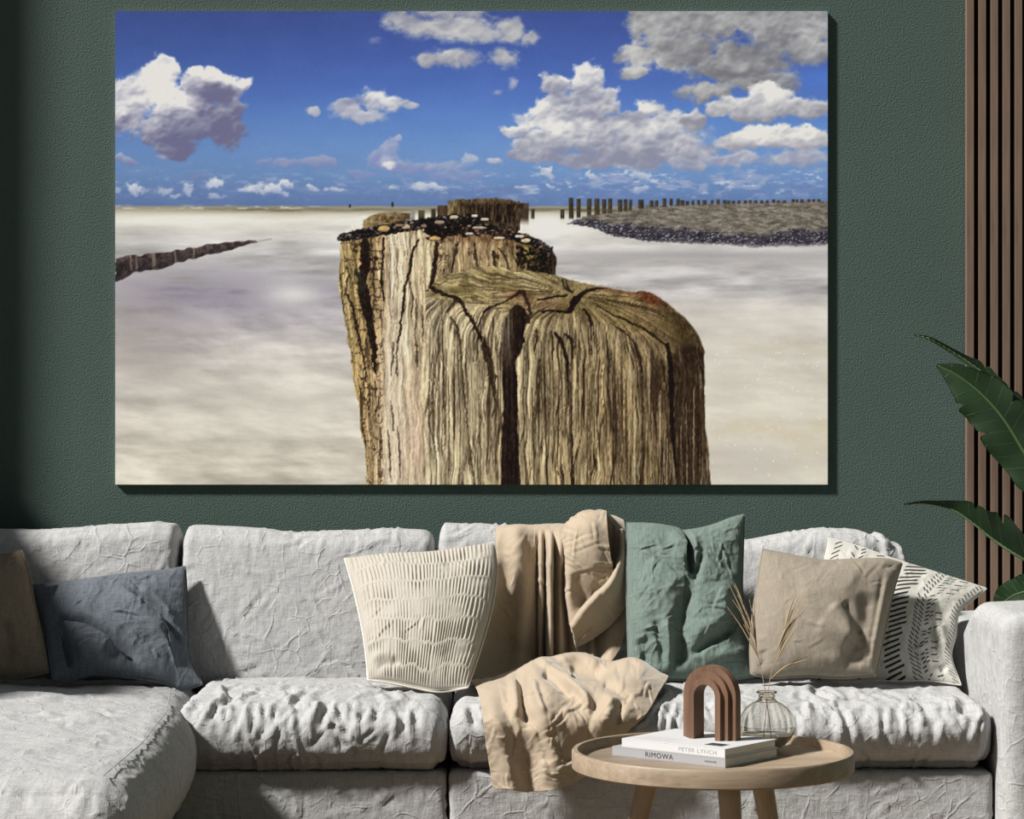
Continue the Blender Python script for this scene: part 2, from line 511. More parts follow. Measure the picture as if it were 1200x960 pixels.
    # small centre-left cloud
    C = cloud(C, [(408, 130, 22, 13), (440, 118, 30, 16), (464, 120, 18, 11), (425, 138, 30, 9), (480, 124, 12, 5), (368, 130, 11, 5)],
              (226, 224, 222), (136, 142, 170), seed=23, soft=.3, amp=.28, vb=.1, lights=[(440, 110, 26, 7, .45), (416, 123, 18, 4, -.55), (455, 120, 16, 10, .3)])
    C = cloud(C, [(580, 106, 12, 7), (604, 99, 11, 9)], (180, 180, 196), (132, 140, 176), seed=24, soft=.5)
    # big grey cloud, upper right
    C = cloud(C, [(770, 26, 40, 30), (838, 20, 90, 34), (925, 30, 90, 38), (800, 58, 62, 30), (866, 72, 76, 34), (900, 96, 50, 24), (828, 108, 40, 14), (748, 66, 26, 20), (742, 84, 16, 12), (944, 56, 46, 24)],
              (198, 198, 198), (112, 112, 120), seed=33, soft=.26, amp=.26, vb=.25, lights=[(770, 76, 30, 12, .4), (822, 106, 26, 8, .45), (866, 78, 11, 7, .45), (860, 60, 90, 12, -.2), (850, 86, 34, 9, -.35), (742, 60, 14, 20, .35), (740, 80, 14, 9, .4), (780, 30, 30, 14, .2), (960, 40, 24, 16, .2), (910, 108, 40, 9, -.3)])
    # big white cumulus bank
    C = cloud(C, [(688, 98, 27, 26), (650, 100, 28, 16), (664, 122, 40, 20), (706, 118, 26, 22), (640, 140, 36, 22), (684, 152, 64, 34), (640, 168, 44, 26), (746, 152, 42, 28), (782, 150, 30, 22), (796, 172, 56, 26), (740, 180, 70, 22), (606, 152, 20, 9), (690, 190, 50, 10), (630, 184, 40, 8), (760, 128, 22, 12)],
              (240, 238, 234), (134, 136, 158), seed=44, soft=.20, amp=.26, vb=.35, fs=.05,
              lights=[(686, 84, 16, 10, .25), (690, 106, 24, 10, -.15), (650, 108, 26, 9, -.35), (668, 92, 9, 5, .7), (700, 136, 50, 7, -.45), (628, 128, 14, 5, .8), (650, 146, 34, 10, .5), (640, 158, 30, 10, .25), (735, 146, 26, 10, .3), (752, 127, 14, 4, .9), (748, 140, 16, 7, -.4), (782, 148, 24, 8, .5), (700, 182, 90, 9, -.45), (770, 190, 60, 7, -.35), (606, 146, 14, 4, .5)])
    C = cloud(C, [(880, 128, 50, 16), (902, 116, 30, 18), (944, 128, 40, 17), (842, 130, 18, 10), (812, 142, 20, 13)], (242, 240, 236), (138, 138, 152), seed=45, soft=.18, amp=.24, vb=.6, lights=[(900, 108, 24, 8, .5), (868, 142, 70, 4, -.7), (955, 128, 24, 12, -.25), (945, 143, 40, 3, -.6)])
    C = cloud(C, [(870, 165, 34, 12), (905, 160, 40, 17), (948, 162, 34, 18), (846, 166, 16, 9)], (246, 243, 232), (150, 150, 166), seed=46, soft=.18, amp=.26, vb=.7, lights=[(892, 160, 26, 9, .5), (945, 158, 20, 8, .25), (880, 176, 70, 3, -.6)])
    C = cloud(C, [(860, 186, 60, 11), (930, 186, 50, 12), (812, 192, 34, 8)], (204, 202, 206), (132, 138, 166), seed=47, soft=.4, amp=.3, vb=.5)
    C = over(C, (94, 134, 200), np.exp(-((X - 830) / 9) ** 2 - ((Y - 165) / 7) ** 2) * .8)
    C = over(C, (80, 116, 196), np.exp(-((X - 962) / 26) ** 2 - ((Y - 92) / 13) ** 2) * .85)

    # ---------- sea, long exposure
    sea = vgrad(Y, [(240, (120, 118, 100)), (249, (178, 170, 150)), (258, (208, 204, 196)), (285, (194, 191, 188)), (320, (182, 179, 180)), (355, (176, 171, 174)), (395, (182, 176, 174)), (440, (192, 186, 178)), (500, (197, 190, 178)), (568, (196, 188, 172))])
    st = fbm(X * .012 + Y * .004, Y * .085, octv=5, seed=5, gain=.55)
    diag = fbm((X + Y * 1.6) * .012, (Y - X * .30) * .045, octv=5, seed=6, gain=.55)
    sea += (st * sm(230, 300, Y) * 60 * (1 - .5 * sm(330, 420, Y)))[..., None] * A(1, .99, .97) + (diag * 42 * sm(300, 380, Y))[..., None] * A(1, .98, .92)
    L = np.exp(-((X - 235) / 130) ** 2 - ((Y - 345) / 34) ** 2) * .75 + np.exp(-((X - 380) / 40) ** 2 - ((Y - 338) / 10) ** 2) * .5
    sea = over(sea, (132, 124, 140), L * (.85 + 1.2 * st))
    sea = over(sea, (160, 150, 146), np.exp(-((X - 150) / 70) ** 2 - ((Y - 405) / 60) ** 2) * .6)
    sea = over(sea, (222, 220, 216), np.exp(-((X - 345) / 34) ** 2 - ((Y - 345) / 13) ** 2) * .75)
    sea = over(sea, (214, 208, 196), np.exp(-((X - 300) / 150) ** 2 - ((Y - 470) / 50) ** 2) * .5)
    R = sm(600, 690, X)
    sea = over(sea, (172, 165, 164), np.exp(-((Y - 303) / 12) ** 2) * R * .8 * (.7 + .6 * st))
    sea = over(sea, (150, 148, 152), np.exp(-((X - 820) / 150) ** 2 - ((Y - 299) / 4) ** 2) * R * .6)
    sea = over(sea, (213, 206, 192), sm(330, 370, Y) * R * .6)
    sea = over(sea, (196, 182, 156), sm(.05, .6, fbm(X * .014, Y * .03, octv=4, seed=17)) * sm(385, 430, Y) * R * .55)
    sea = over(sea, (176, 168, 160), np.exp(-((X - 880) / 70) ** 2 - ((Y - 545) / 26) ** 2) * .6)
    sea = over(sea, (236, 234, 228), np.exp(-((X - 640) / 34) ** 2 - ((Y - 263) / 14) ** 2) * .8)
    sea = over(sea, (240, 236, 226), np.exp(-((Y - 256) / 7) ** 2) * (1 - sm(560, 600, X)) * .6 * (.8 + .4 * st))
    sea = over(sea, (106, 100, 76), np.exp(-((Y - 245) / 3.2) ** 2) * (.55 + .5 * fbm(X * .03, Y * .4, octv=3, seed=8)) * sm(150, 300, X) * 1.7)
    sea = over(sea, (150, 146, 138), np.exp(-((Y - 243) / 2) ** 2) * .7)
    rs = np.random.RandomState(4)
    for _ in range(70):
        sx, sy = rs.uniform(828, 965), rs.uniform(400, 566)
        s = win(sx, sx, sy, sy, 3)
        sea[s] = over(sea[s], (244, 240, 230), np.exp(-((X[s] - sx) ** 2 + (Y[s] - sy) ** 2) / .6) * rs.uniform(.3, .95))
    horizon = 241.5 + .4 * vnoise(xs * .05, xs * 0, seed=2)
    m = sm(-.8, .8, Y - horizon[None, :])
    C = C * (1 - m[..., None]) + sea * m[..., None]
    C = over(C, (216, 210, 198), sm(.15, .5, fbm(X * .06, Y * .5, octv=3, seed=88)) * np.exp(-((Y - 243) / 2.2) ** 2) * (1 - sm(330, 420, X)) * .8)
    # far buoys
    C = stroke(C, [(410, 240.6), (410, 242)], 2.2, (40, 38, 48)); C = stroke(C, [(460, 238), (460, 241.5)], 2.2, (36, 34, 44))

    # ---------- left groyne
    top = [(135, 302), (160, 300), (178, 296), (200, 294), (232, 290), (256, 285), (275, 283), (290, 282), (300, 283)]
    bot = [(300, 285), (288, 287), (270, 293), (248, 298), (225, 304), (206, 308), (185, 315), (160, 318), (150, 326), (135, 329)]
    s = win(130, 320, 275, 335)
    sd = poly_sd(X[s] + fbm(X[s] * .2, Y[s] * .2, octv=2, seed=41) * 2, Y[s] + vnoise(X[s] * .14, Y[s] * 0, seed=42) * 1.6, top + bot)
    gcol = A(58, 46, 46) + (fbm(X[s] * .25, Y[s] * .2, octv=4, seed=43, gain=.65) * 60)[..., None] * A(1, .9, .85)
    gcol = gcol * (.72 + .35 * (1 - sm(0, 9, Y[s] - np.interp(X[s], [p[0] for p in top], [p[1] for p in top]))))[..., None]
    C[s] = C[s] * (1 - ((1 - sm(-.7, .9, sd)) * .95)[..., None]) + gcol * ((1 - sm(-.7, .9, sd)) * .95)[..., None]
    for gx in (153, 160, 179, 205, 227, 181):
        C = stroke(C, [(gx, 300 - (gx - 150) * .12), (gx + .5, 316 - (gx - 150) * .16)], 1.8, (150, 132, 116), .55, jag=.8)
    C = stroke(C, [(298, 284), (318, 280)], 1.2, (140, 130, 124), .6)

    # ---------- stone dike, right
    dt = [(664, 262), (690, 252), (715, 247), (740, 243), (770, 241), (830, 239), (900, 237), (950, 236), (972, 235.5)]
    db = [(972, 287), (945, 289), (920, 288), (890, 290), (850, 287), (800, 285), (760, 283), (735, 279), (712, 275), (700, 268), (680, 264)]
    s = win(655, 972, 228, 296)
    px, py = X[s], Y[s]
    jx = fbm(px * .25, py * .25, octv=3, seed=51) * 2.2
    sd = poly_sd(px + jx, py + fbm(px * .3, py * .3, octv=2, seed=52) * 1.5, dt + db)
    up = px + py * 2.2
    stones = fbm(up * .10, (py - px * .25) * .40, octv=4, seed=53, gain=.62)
    dcol = A(112, 104, 94) + (stones * 62)[..., None] * A(1, .96, .9) + (vnoise(px * .9, py * .9, seed=54) * 10)[..., None]
    yb = np.interp(px, [664, 690, 720, 760, 820, 880, 920, 972], [255, 258, 262, 266, 270, 277, 272, 268])
    tb = sm(-3, 3, py - yb + fbm(px * .12, py * .3, octv=3, seed=55) * 5)
    dark = A(50, 46, 56) + (fbm(px * .22, py * .55, octv=4, seed=56, gain=.7) * 44)[..., None]
    dcol = dcol * (1 - tb[..., None]) + dark * tb[..., None]
    spk = sm(.50, .70, vnoise(px * .55, py * .8, seed=57)) * (.25 + .5 * tb)
    dcol = over(dcol, (196, 196, 204), spk * .75)
    a = 1 - sm(-.6, .8, sd)
    fade = 1 - .55 * sm(-5, 0, sd) * sm(276, 288, py)
    C[s] = C[s] * (1 - (a * fade)[..., None]) + dcol * (a * fade)[..., None]
    # far posts
    posts = [(669, 232, 256, 5.6), (678, 233, 255, 4.8), (690.5, 233, 252.5, 5.4), (699.5, 233, 251.5, 6.2), (708, 233.5, 250, 5), (715, 233, 249.5, 5), (726.5, 234, 248, 5.2), (733, 233.5, 247, 4.2), (739, 234, 246.5, 3.8), (751, 234, 244.5, 6.4), (763.5, 235, 242.5, 4.8), (769.5, 235, 242, 4.4), (778.5, 232.5, 242, 4.6), (786.5, 233, 241, 4), (794.5, 233, 241, 4), (799.5, 234.5, 240.5, 5), (805.5, 235.5, 240, 4.4), (812, 235, 240, 3.6), (818.5, 234.5, 240, 3.2), (825.5, 234.5, 240, 5), (834.5, 234.5, 239.5, 3), (841.5, 234, 239.5, 3.6), (849, 234.5, 239, 4), (854, 235, 239, 4), (859.5, 235.2, 238.6, 4), (866, 235, 238.6, 3.6), (873.5, 235, 238, 4), (879, 234.5, 238, 3.6), (885.5, 235, 238, 4.6), (892.5, 235, 238, 3.4), (899, 235, 237.5, 3.6), (906.5, 234, 237.4, 4), (912, 235, 237.4, 4), (919, 235, 237.4, 4), (929.5, 233.5, 237, 4), (934, 233.6, 237, 3.4), (939.5, 233.6, 237, 4), (948, 233.5, 237, 3.8), (953.5, 233.5, 236.6, 3.6), (959.5, 233.5, 236.6, 4), (659, 245.5, 256, 4.8), (624.5, 245, 256, 4.4)]
    for k, (cx, y0, y1, w) in enumerate(posts):
        s = win(cx - w, cx + w, y0 - 1, y1 + 3)
        px, py = X[s], Y[s]
        a = (1 - sm(w * .5 - .5, w * .5 + .5, np.abs(px - cx + .02 * (py - y0) * ((k % 3) - 1)))) * sm(y0 - .6, y0 + .5, py) * (1 - sm(y1 - 1, y1 + 1.5, py) * .95)
        col = A(66, 58, 44) * (1 - .35 * sm(-.2, w * .4, px - cx))[..., None] + (fbm(px * .5, py * .2, octv=2, seed=400 + k) * 16)[..., None]
        C[s] = C[s] * (1 - a[..., None]) + col * a[..., None]
    C = stroke(C, [(680, 247), (690, 247)], 2.0, (80, 72, 52), .7); C = stroke(C, [(706, 246), (722, 247)], 2.0, (84, 76, 58), .7)

    # ---------- wooden posts
    def wood(u, s_, seed, fu=.34, fsn=.018):
        g = fbm(u * fu, s_ * fsn, octv=4, seed=seed, gain=.62)
        f = fbm(u * fu * 3.1, s_ * fsn * 2.4, octv=3, seed=seed + 3, gain=.6)
        ridge = 1 - np.abs(fbm(u * fu * .8, s_ * fsn * .6, octv=3, seed=seed + 8)) * 3.2
        return g, f, np.clip(ridge, 0, 1)

    def shell_crust(C, pts, thick, seed, n, cols, size=(1.6, 3.4)):
        """row of small shells and mussels along a line"""
        r = np.random.RandomState(seed)
        P = np.array(pts, float); t = np.linspace(0, 1, len(P))
        for _ in range(n):
            q = r.rand(); cx = np.interp(q, t, P[:, 0]); cy = np.interp(q, t, P[:, 1]) + r.uniform(-.5, .5) * np.interp(q, t, thick)
            a_, b_ = r.uniform(*size), r.uniform(.8, 1.7); th = r.uniform(-.7, .7)
            col = cols[r.randint(len(cols))]
            s = win(cx, cx, cy, cy, 6)
            px, py = X[s] - cx, Y[s] - cy
            e = np.hypot((px * math.cos(th) + py * math.sin(th)) / a_, (-px * math.sin(th) + py * math.cos(th)) / b_)
            C[s] = over(C[s], A(*col) * .32, 1 - sm(1.0, 1.75, e))
            C[s] = over(C[s], A(*col) * r.uniform(.75, 1.15), 1 - sm(.55, 1.05, e + .25 * py / b_))
        return C
    SH = [(60, 50, 52), (84, 74, 76), (46, 38, 42), (120, 110, 112), (38, 30, 32), (70, 56, 50), (104, 88, 78), (54, 46, 52)]

    # little far posts behind
    for (cx, y0, y1, w, c) in [(483.5, 248, 257, 5.5, (128, 126, 122)), (494, 246.5, 257, 8, (76, 72, 54)), (508, 245, 257, 6, (64, 52, 42)), (518.5, 241, 258, 12, (74, 56, 40))]:
        s = win(cx - w, cx + w, y0, y1)
        px, py = X[s], Y[s]
        a = (1 - sm(w * .5 - .6, w * .5 + .4, np.abs(px - cx))) * sm(y0 - .6, y0 + .4, py)
        col = A(*c) + (fbm(px * .6, py * .15, octv=3, seed=71) * 34)[..., None]
        C[s] = C[s] * (1 - a[..., None]) + col * a[..., None]
    # weathered stub behind left (425-485)
    s = win(423, 488, 246, 275)
    sd = poly_sd(X[s] + fbm(X[s] * .3, Y[s] * .3, octv=2, seed=81) * 1.6, Y[s], [(425, 272), (425.5, 258), (434, 253), (446, 249.5), (462, 248.5), (480, 250), (480, 272)])
    g = fbm(X[s] * .22, Y[s] * .4, octv=4, seed=82, gain=.65)
    wc = A(128, 106, 70) + (g * 78)[..., None]
    wc = over(wc, (56, 44, 34), sm(444, 478, X[s]) * .45 * (Y[s] < 258))
    wc = over(wc, (176, 156, 104), (1 - sm(430, 440, X[s])) * .5)
    a = 1 - sm(-.6, .6, sd)
    C[s] = C[s] * (1 - a[..., None]) + wc * a[..., None]
    # thick dark post behind (524-612)
    s = win(520, 626, 226, 275)
    px, py = X[s], Y[s]
    sd = poly_sd(px, py + vnoise(px * .35, py * 0, seed=84) * 1.0, [(524.5, 275), (525, 236), (535, 234), (556, 232.5), (580, 232), (600, 234), (609.5, 236.5), (609.5, 270), (600, 275)])
    g, f, rd = wood(px, py, 85, .5, .06)
    wc = A(70, 54, 40) + (g * 60 + f * 22)[..., None] * A(1, .9, .75)
    wc = over(wc, (168, 146, 92), (1 - sm(535, 548, px)) * .8 * (.7 + .6 * g))
    wc = over(wc, (128, 106, 74), (1 - sm(236, 241, py + 3 * g)) * .6)
    wc = over(wc, (30, 22, 20), sm(.55, .9, rd) * .6)
    a = 1 - sm(-.6, .6, sd)
    C[s] = C[s] * (1 - a[..., None]) + wc * a[..., None]
    s = win(608, 624, 234, 268)
    px, py = X[s], Y[s]
    a = sm(609, 610, px) * (1 - sm(619, 620.4, px)) * sm(237.5, 238.6, py) * (1 - sm(254, 266, py))
    wc = A(74, 58, 46) + (fbm(px * .6, py * .1, octv=3, seed=87) * 34)[..., None]
    C[s] = C[s] * (1 - a[..., None]) + wc * a[..., None]

    # second post (the broad one behind the front post)
    s = win(392, 660, 248, 568)
    px, py = X[s], Y[s]
    out = [(399, 284), (398, 300), (397, 330), (400, 352), (404, 375), (408, 405), (414, 440), (419, 470), (423, 500), (427, 530), (431, 570), (660, 570), (651, 330), (652, 304), (646, 292), (634, 282), (612, 274), (590, 268), (560, 262), (520, 260), (470, 266), (430, 272), (404, 277)]
    sd = poly_sd(px + fbm(px * .08, py * .08, octv=3, seed=101) * 2.5 * sm(280, 300, py), py + vnoise(px * .4, py * .0, seed=102) * 1.2, out)
    ux = px - (py - 285) * np.interp(px, [397, 430, 470, 500], [.13, .10, .0, .0]) + 3.0 * fbm(px * .03, py * .03, octv=3, seed=103) + 1.5 * fbm(px * .1, py * .06, octv=2, seed=104)
    g, f, rd = wood(ux, py, 105, .26, .016)
    base = vgrad(px, [(397, (196, 172, 112)), (420, (170, 140, 88)), (446, (184, 152, 108)), (458, (204, 184, 154)), (480, (196, 176, 142)), (520, (178, 152, 112)), (560, (156, 130, 92)), (600, (138, 114, 76)), (632, (84, 66, 46)), (652, (56, 42, 34))])
    wc = base * (1 + g * .42 + f * .36)[..., None]
    pk = np.exp(-((px - 486) / 16) ** 2 - ((py - 500) / 60) ** 2) * .8 + np.exp(-((px - 470) / 34) ** 2 - ((py - 540) / 50) ** 2) * .35
    wc = over(wc, (192, 160, 142), pk * (.55 + .6 * fbm(px * .12, py * .12, octv=3, seed=106)))
    wc = over(wc, (206, 190, 168), (np.exp(-((px - 458) / 14) ** 2) * sm(330, 420, py) * .55))
    bark = (1 - sm(446, 452, px)) + 0 * py
    blocks = np.maximum(sm(.68, .95, rd), sm(.62, .9, 1 - np.abs(fbm(px * .12, py * .10, octv=3, seed=107)) * 4)) * bark
    wc = over(wc, (62, 42, 30), blocks * .8)
    wc = over(wc, (78, 56, 40), sm(.78, 1.0, rd) * (1 - bark) * .6 * (1 - .6 * sm(330, 400, py)))
    upper = (1 - sm(318, 340, py)) * sm(500, 512, px)
    wc = over(wc, (60, 44, 32), sm(.15, .5, fbm(px * .16, py * .10, octv=4, seed=108, gain=.65)) * upper * .8)
    wc = over(wc, (206, 182, 138), sm(.18, .5, fbm(px * .14 + 9, py * .09, octv=4, seed=109, gain=.65)) * upper * .55 * (1 - sm(590, 620, px)))
    wc = over(wc, (190, 170, 70), np.exp(-((px - 620 - (py - 300) * .45) / 5) ** 2) * sm(286, 292, py) * (1 - sm(312, 320, py)) * .7)
    a = 1 - sm(-.7, .7, sd)
    C[s] = C[s] * (1 - a[..., None]) + wc * a[..., None]
    DK = (46, 30, 24)
    C = stroke(C, [(428, 284), (429, 305), (424, 330), (428, 352), (434, 380), (438, 410), (440, 438)], [9, 11, 10, 13, 10, 7, 2], DK, .95, jag=2.5, seed=1)
    C = stroke(C, [(418, 318), (424, 330), (422, 345)], [4, 9, 4], (52, 54, 40), .8, jag=3, seed=2)
    C = stroke(C, [(406, 345), (414, 362), (419, 388), (426, 420), (430, 450)], [2, 2.6, 3, 2.4, 1.2], DK, .85, jag=2, seed=3)
    C = stroke(C, [(404, 300), (409, 322), (404, 345)], [1.2, 2, 1.6], DK, .7, jag=2, seed=4)
    C = stroke(C, [(450, 280), (449, 300), (447, 330), (450, 352)], [3, 2.4, 2.4, 1.5], DK, .85, jag=1.6, seed=5)
    C = stroke(C, [(440, 300), (437, 330), (441, 352)], [1.5, 2, 1.4], DK, .7, jag=2, seed=6)
    for cy in (294, 303, 316, 327, 338, 347, 362):
        C = stroke(C, [(433, cy), (449, cy + ((cy * 7) % 5) - 2)], 1.3, DK, .65, jag=2.2, seed=cy)
    C = stroke(C, [(490, 281), (483, 296), (480, 318), (474, 336), (472, 362), (469, 384), (465, 412), (465, 440)], [2.6, 3, 3.2, 2.4, 3.4, 2.4, 1.6, 1], DK, .9, jag=1.8, seed=7)
    C = stroke(C, [(480, 330), (484, 352), (482, 372)], [1.5, 1.8, 1], DK, .7, jag=1.5, seed=8)
    C = stroke(C, [(512, 285), (511, 300), (508, 320), (506, 334), (502, 341)], [4.5, 5.5, 5, 5, 3], DK, .92, jag=1.6, seed=9)
    C = stroke(C, [(536, 284), (533, 300), (530, 318)], [2.2, 2.6, 2], DK, .8, jag=2, seed=10)
    C = stroke(C, [(556, 285), (557, 300), (560, 312)], [2.4, 3, 2], DK, .8, jag=2, seed=11)
    C = stroke(C, [(578, 296), (580, 312)], [4, 3], DK, .8, jag=2, seed=12)
    C = stroke(C, [(584, 291), (592, 300), (597, 317)], [1.5, 2.2, 2], DK, .8, jag=1, seed=13)
    for k, (x0, y0, x1, y1) in enumerate([(606, 300, 614, 320), (612, 300, 624, 318), (618, 298, 632, 319), (600, 296, 607, 312), (494, 358, 495, 400), (487, 350, 486, 392), (458, 470, 461, 505), (446, 500, 444, 560), (455, 505, 457, 560), (466, 500, 469, 560), (461, 400, 458, 440), (486, 392, 489, 430)]):
        C = stroke(C, [(x0, y0), ((x0 + x1) / 2 + 1, (y0 + y1) / 2), (x1, y1)], [1, 2, .8], DK, .7, jag=1.5, seed=30 + k)
    # knot
    for r_, al in ((12, .6), (8.5, .6), (5, .5), (2, .6)):
        s = win(520 - 16, 520 + 16, 316 - 18, 316 + 18)
        d = np.hypot((X[s] - 520) / .75, (Y[s] - 316)) + fbm(X[s] * .2, Y[s] * .2, octv=2, seed=120) * 1.5
        C[s] = over(C[s], (70, 50, 34), np.exp(-((d - r_) / .9) ** 2) * al)
    # crust of shells over its top
    C = shell_crust(C, [(399, 279), (420, 275), (445, 271), (470, 266), (500, 262), (530, 258), (560, 258)], [6, 8, 9, 9, 10, 11, 9], 5, 520, SH)
    C = shell_crust(C, [(500, 270), (520, 272), (545, 268)], [8, 12, 8], 6, 120, [(36, 24, 22), (50, 34, 30), (70, 48, 44)])
    C = shell_crust(C, [(540, 272), (570, 268), (600, 275), (625, 284), (645, 297)], [9, 10, 9, 10, 12], 7, 300, SH + [(150, 136, 118), (130, 96, 70)])
    C = shell_crust(C, [(606, 300), (630, 306), (646, 312)], [22, 26, 20], 8, 160, [(48, 36, 30), (66, 50, 40), (36, 26, 24), (92, 76, 58)], (1, 2))
    for cx, cy, rx, ry, al in ((556, 281, 30, 4, .6), (580, 275, 22, 4, .6), (600, 286, 16, 3, .5), (536, 277, 20, 3, .5)):
        s = win(cx - rx, cx + rx, cy - ry, cy + ry, 6)
        C[s] = over(C[s], (122, 72, 46), np.exp(-((X[s] - cx) / rx) ** 2 - ((Y[s] - cy) / ry) ** 2) * al * (.7 + .6 * fbm(X[s] * .3, Y[s] * .3, octv=3, seed=130)))
    for cx, cy, rx, ry, col in [(450, 268, 7.5, 3.8, (200, 160, 92)), (475, 265.5, 5.5, 3, (196, 168, 140)), (510, 279.5, 8, 2.6, (206, 164, 96)), (515, 260.5, 6, 2.4, (160, 140, 126)), (497, 265, 3.5, 2.4, (150, 118, 100)), (532, 254.5, 5, 2.2, (190, 178, 150)), (556, 253, 4, 1.8, (206, 196, 176)), (568, 257, 5, 2, (198, 188, 170)), (585, 279, 7, 2, (206, 184, 150)), (616, 282, 6, 2.4, (206, 184, 148)), (609, 277, 6, 1.6, (200, 190, 172)), (561, 267, 9, 1.6, (176, 160, 140)), (550, 274, 5, 1.5, (190, 180, 164)), (468, 264, 5, 1.8, (150, 120, 100))]:
        s = win(cx - rx, cx + rx, cy - ry, cy + ry, 4)
        e = np.hypot((X[s] - cx) / rx, (Y[s] - cy) / ry) + fbm(X[s] * .3, Y[s] * .3, octv=2, seed=int(cx)) * .2
        C[s] = over(C[s], (40, 28, 24), 1 - sm(1, 1.5, e))
        C[s] = over(C[s], A(*col), 1 - sm(.8, 1.05, e)); C[s] = over(C[s], A(*col) * .7, (1 - sm(.8, 1.05, e)) * sm(.1, .9, (Y[s] - cy) / ry))

    # front post
    s = win(490, 840, 305, 568)
    px, py = X[s], Y[s]
    out = [(499, 362), (499, 350), (503, 338), (510, 330), (522, 324), (540, 318), (560, 313), (576, 312), (592, 314), (604, 318), (620, 317), (650, 323), (680, 331), (712, 337), (745, 343), (752, 340), (763, 342), (778, 352), (795, 366), (812, 383), (821, 396), (825, 412), (826, 440), (826, 500), (829, 512), (830, 530), (834, 570), (497, 570)]
    sd = poly_sd(px + fbm(px * .1, py * .1, octv=3, seed=140) * 1.6, py + fbm(px * .15, py * .15, octv=2, seed=141) * 1.4, out)
    exs = [490, 500, 520, 545, 575, 594, 612, 630, 660, 690, 720, 750, 780, 800, 815, 828]
    eys = [352, 350, 351, 356, 362, 366, 380, 374, 372, 376, 384, 394, 404, 408, 404, 404]
    ye = np.interp(px, exs, eys)
    ontop = sm(-5, 5, ye - py)
    # coordinate across the grain: vertical on the side, fanning out of the pith on the top
    cx0, cy0 = 672.0, 344.0
    ang = np.arctan2(py - cy0 + 1e-3, px - cx0)
    u_top = ang * 105.0
    rr = np.hypot(px - cx0, (py - cy0) * 2.0)
    wob = 2.2 * fbm(px * .02, py * .02, octv=3, seed=142) + 1.4 * fbm(px * .08, py * .03, octv=2, seed=143)
    # below the edge the fan bends smoothly over into the vertical
    dd = np.clip(py - ye, 0, 400)
    u_side = px - (px - cx0) * .16 * (1 - np.exp(-dd / 18))
    den = np.maximum(py - cy0, 3.0)
    u_fan = cx0 + np.clip((px - cx0) * np.maximum(ye - cy0, 3.0) / den, -420, 420)
    low = sm(cy0 + 3, cy0 + 10, py)
    wob = wob * (1 + .8 * np.exp(-dd / 30)) + fbm(px * .035, py * .012, octv=3, seed=171) * 4
    u_low = np.where(py > ye, u_side, u_fan)
    ga, fa_, ra = wood(u_low + wob, py, 144, .24, .011)
    gb, fb_, rb = wood(u_top + wob, rr, 145, .26, .012)
    g1, f1, r1 = ga, fa_, ra
    g2, f2, r2 = ga * low + gb * (1 - low), fa_ * low + fb_ * (1 - low), ra * low + rb * (1 - low)
    tt = ontop
    g = g1 * (1 - tt) + g2 * tt; f = f1 * (1 - tt) + f2 * tt; rd = r1 * (1 - tt) + r2 * tt
    sidec = vgrad(px, [(497, (184, 166, 134)), (530, (172, 156, 122)), (560, (162, 146, 114)), (590, (160, 142, 108)), (612, (164, 146, 110)), (650, (158, 138, 100)), (700, (150, 128, 90)), (750, (136, 114, 78)), (780, (120, 98, 66)), (800, (82, 64, 44)), (826, (88, 70, 50))])
    topc = vgrad(px, [(500, (166, 146, 100)), (560, (158, 138, 92)), (620, (166, 146, 102)), (680, (158, 136, 92)), (740, (150, 124, 80)), (790, (120, 98, 62)), (826, (84, 66, 44))])
    wc = sidec * (1 - tt[..., None]) + topc * tt[..., None]
    wc = wc * (1 + g * (.52 - .1 * tt) + f * .42)[..., None]
    wc = over(wc, (62, 46, 34), sm(.55, .95, rd) * (.75 + .2 * sm(600, 700, px)) * (1 - .35 * tt))
    fine = fbm(px * .9 + wob, py * .02, octv=2, seed=146)
    wc = over(wc, (70, 52, 36), sm(.18, .55, fine) * (1 - tt) * (.30 + .35 * sm(610, 690, px)))
    wc = over(wc, (206, 192, 150), sm(.22, .55, fbm(px * .6 + wob + 40, py * .02, octv=2, seed=147)) * (1 - tt) * .42)
    # rounding light where the side turns into the top; olive lichen; dark damp area at right
    lip = np.exp(-((py - ye - 8) / 9) ** 2) * sm(500, 520, px) * (1 - sm(770, 800, px))
    wc = over(wc, (206, 184, 130), lip * .3 * (.7 + .6 * g))
    wc = over(wc, (120, 106, 56), sm(.05, .5, fbm(px * .03, py * .05, octv=3, seed=148)) * tt * .5)
    wc = over(wc, (86, 74, 40), sm(.1, .5, fbm(px * .09, py * .14, octv=3, seed=149)) * tt * .5)
    wc = over(wc, (64, 46, 34), sm(796, 806, px + (py - 420) * .02) * (1 - sm(816, 824, px)) * sm(395, 420, py) * .55)
    wc = over(wc, (58, 40, 30), sm(.0, .45, fbm(px * .06, py * .02, octv=3, seed=150)) * np.exp(-((py - 445) / 55) ** 2) * sm(640, 690, px) * (1 - tt) * .62)
    edge_r = sm(786, 806, px + (400 - py) * .55) * (1 - sm(408, 420, py)) * tt
    wc = over(wc, (70, 54, 34), edge_r * (.6 + .5 * fbm(px * .2, py * .2, octv=3, seed=151)))
    wc = over(wc, (116, 42, 24), np.exp(-((px - 760) / 16) ** 2 - ((py - 349 - (px - 760) * .35) / 6) ** 2) * 1.1 * (.7 + .6 * fbm(px * .3, py * .3, octv=3, seed=152)))
    wc = over(wc, (128, 76, 48), np.exp(-((px - 720) / 26) ** 2 - ((py - 341 - (px - 720) * .12) / 3) ** 2) * .6)
    wc = over(wc, (132, 84, 56), np.exp(-((px - 607) / 18) ** 2 - ((py - 346) / 6) ** 2) * .75)
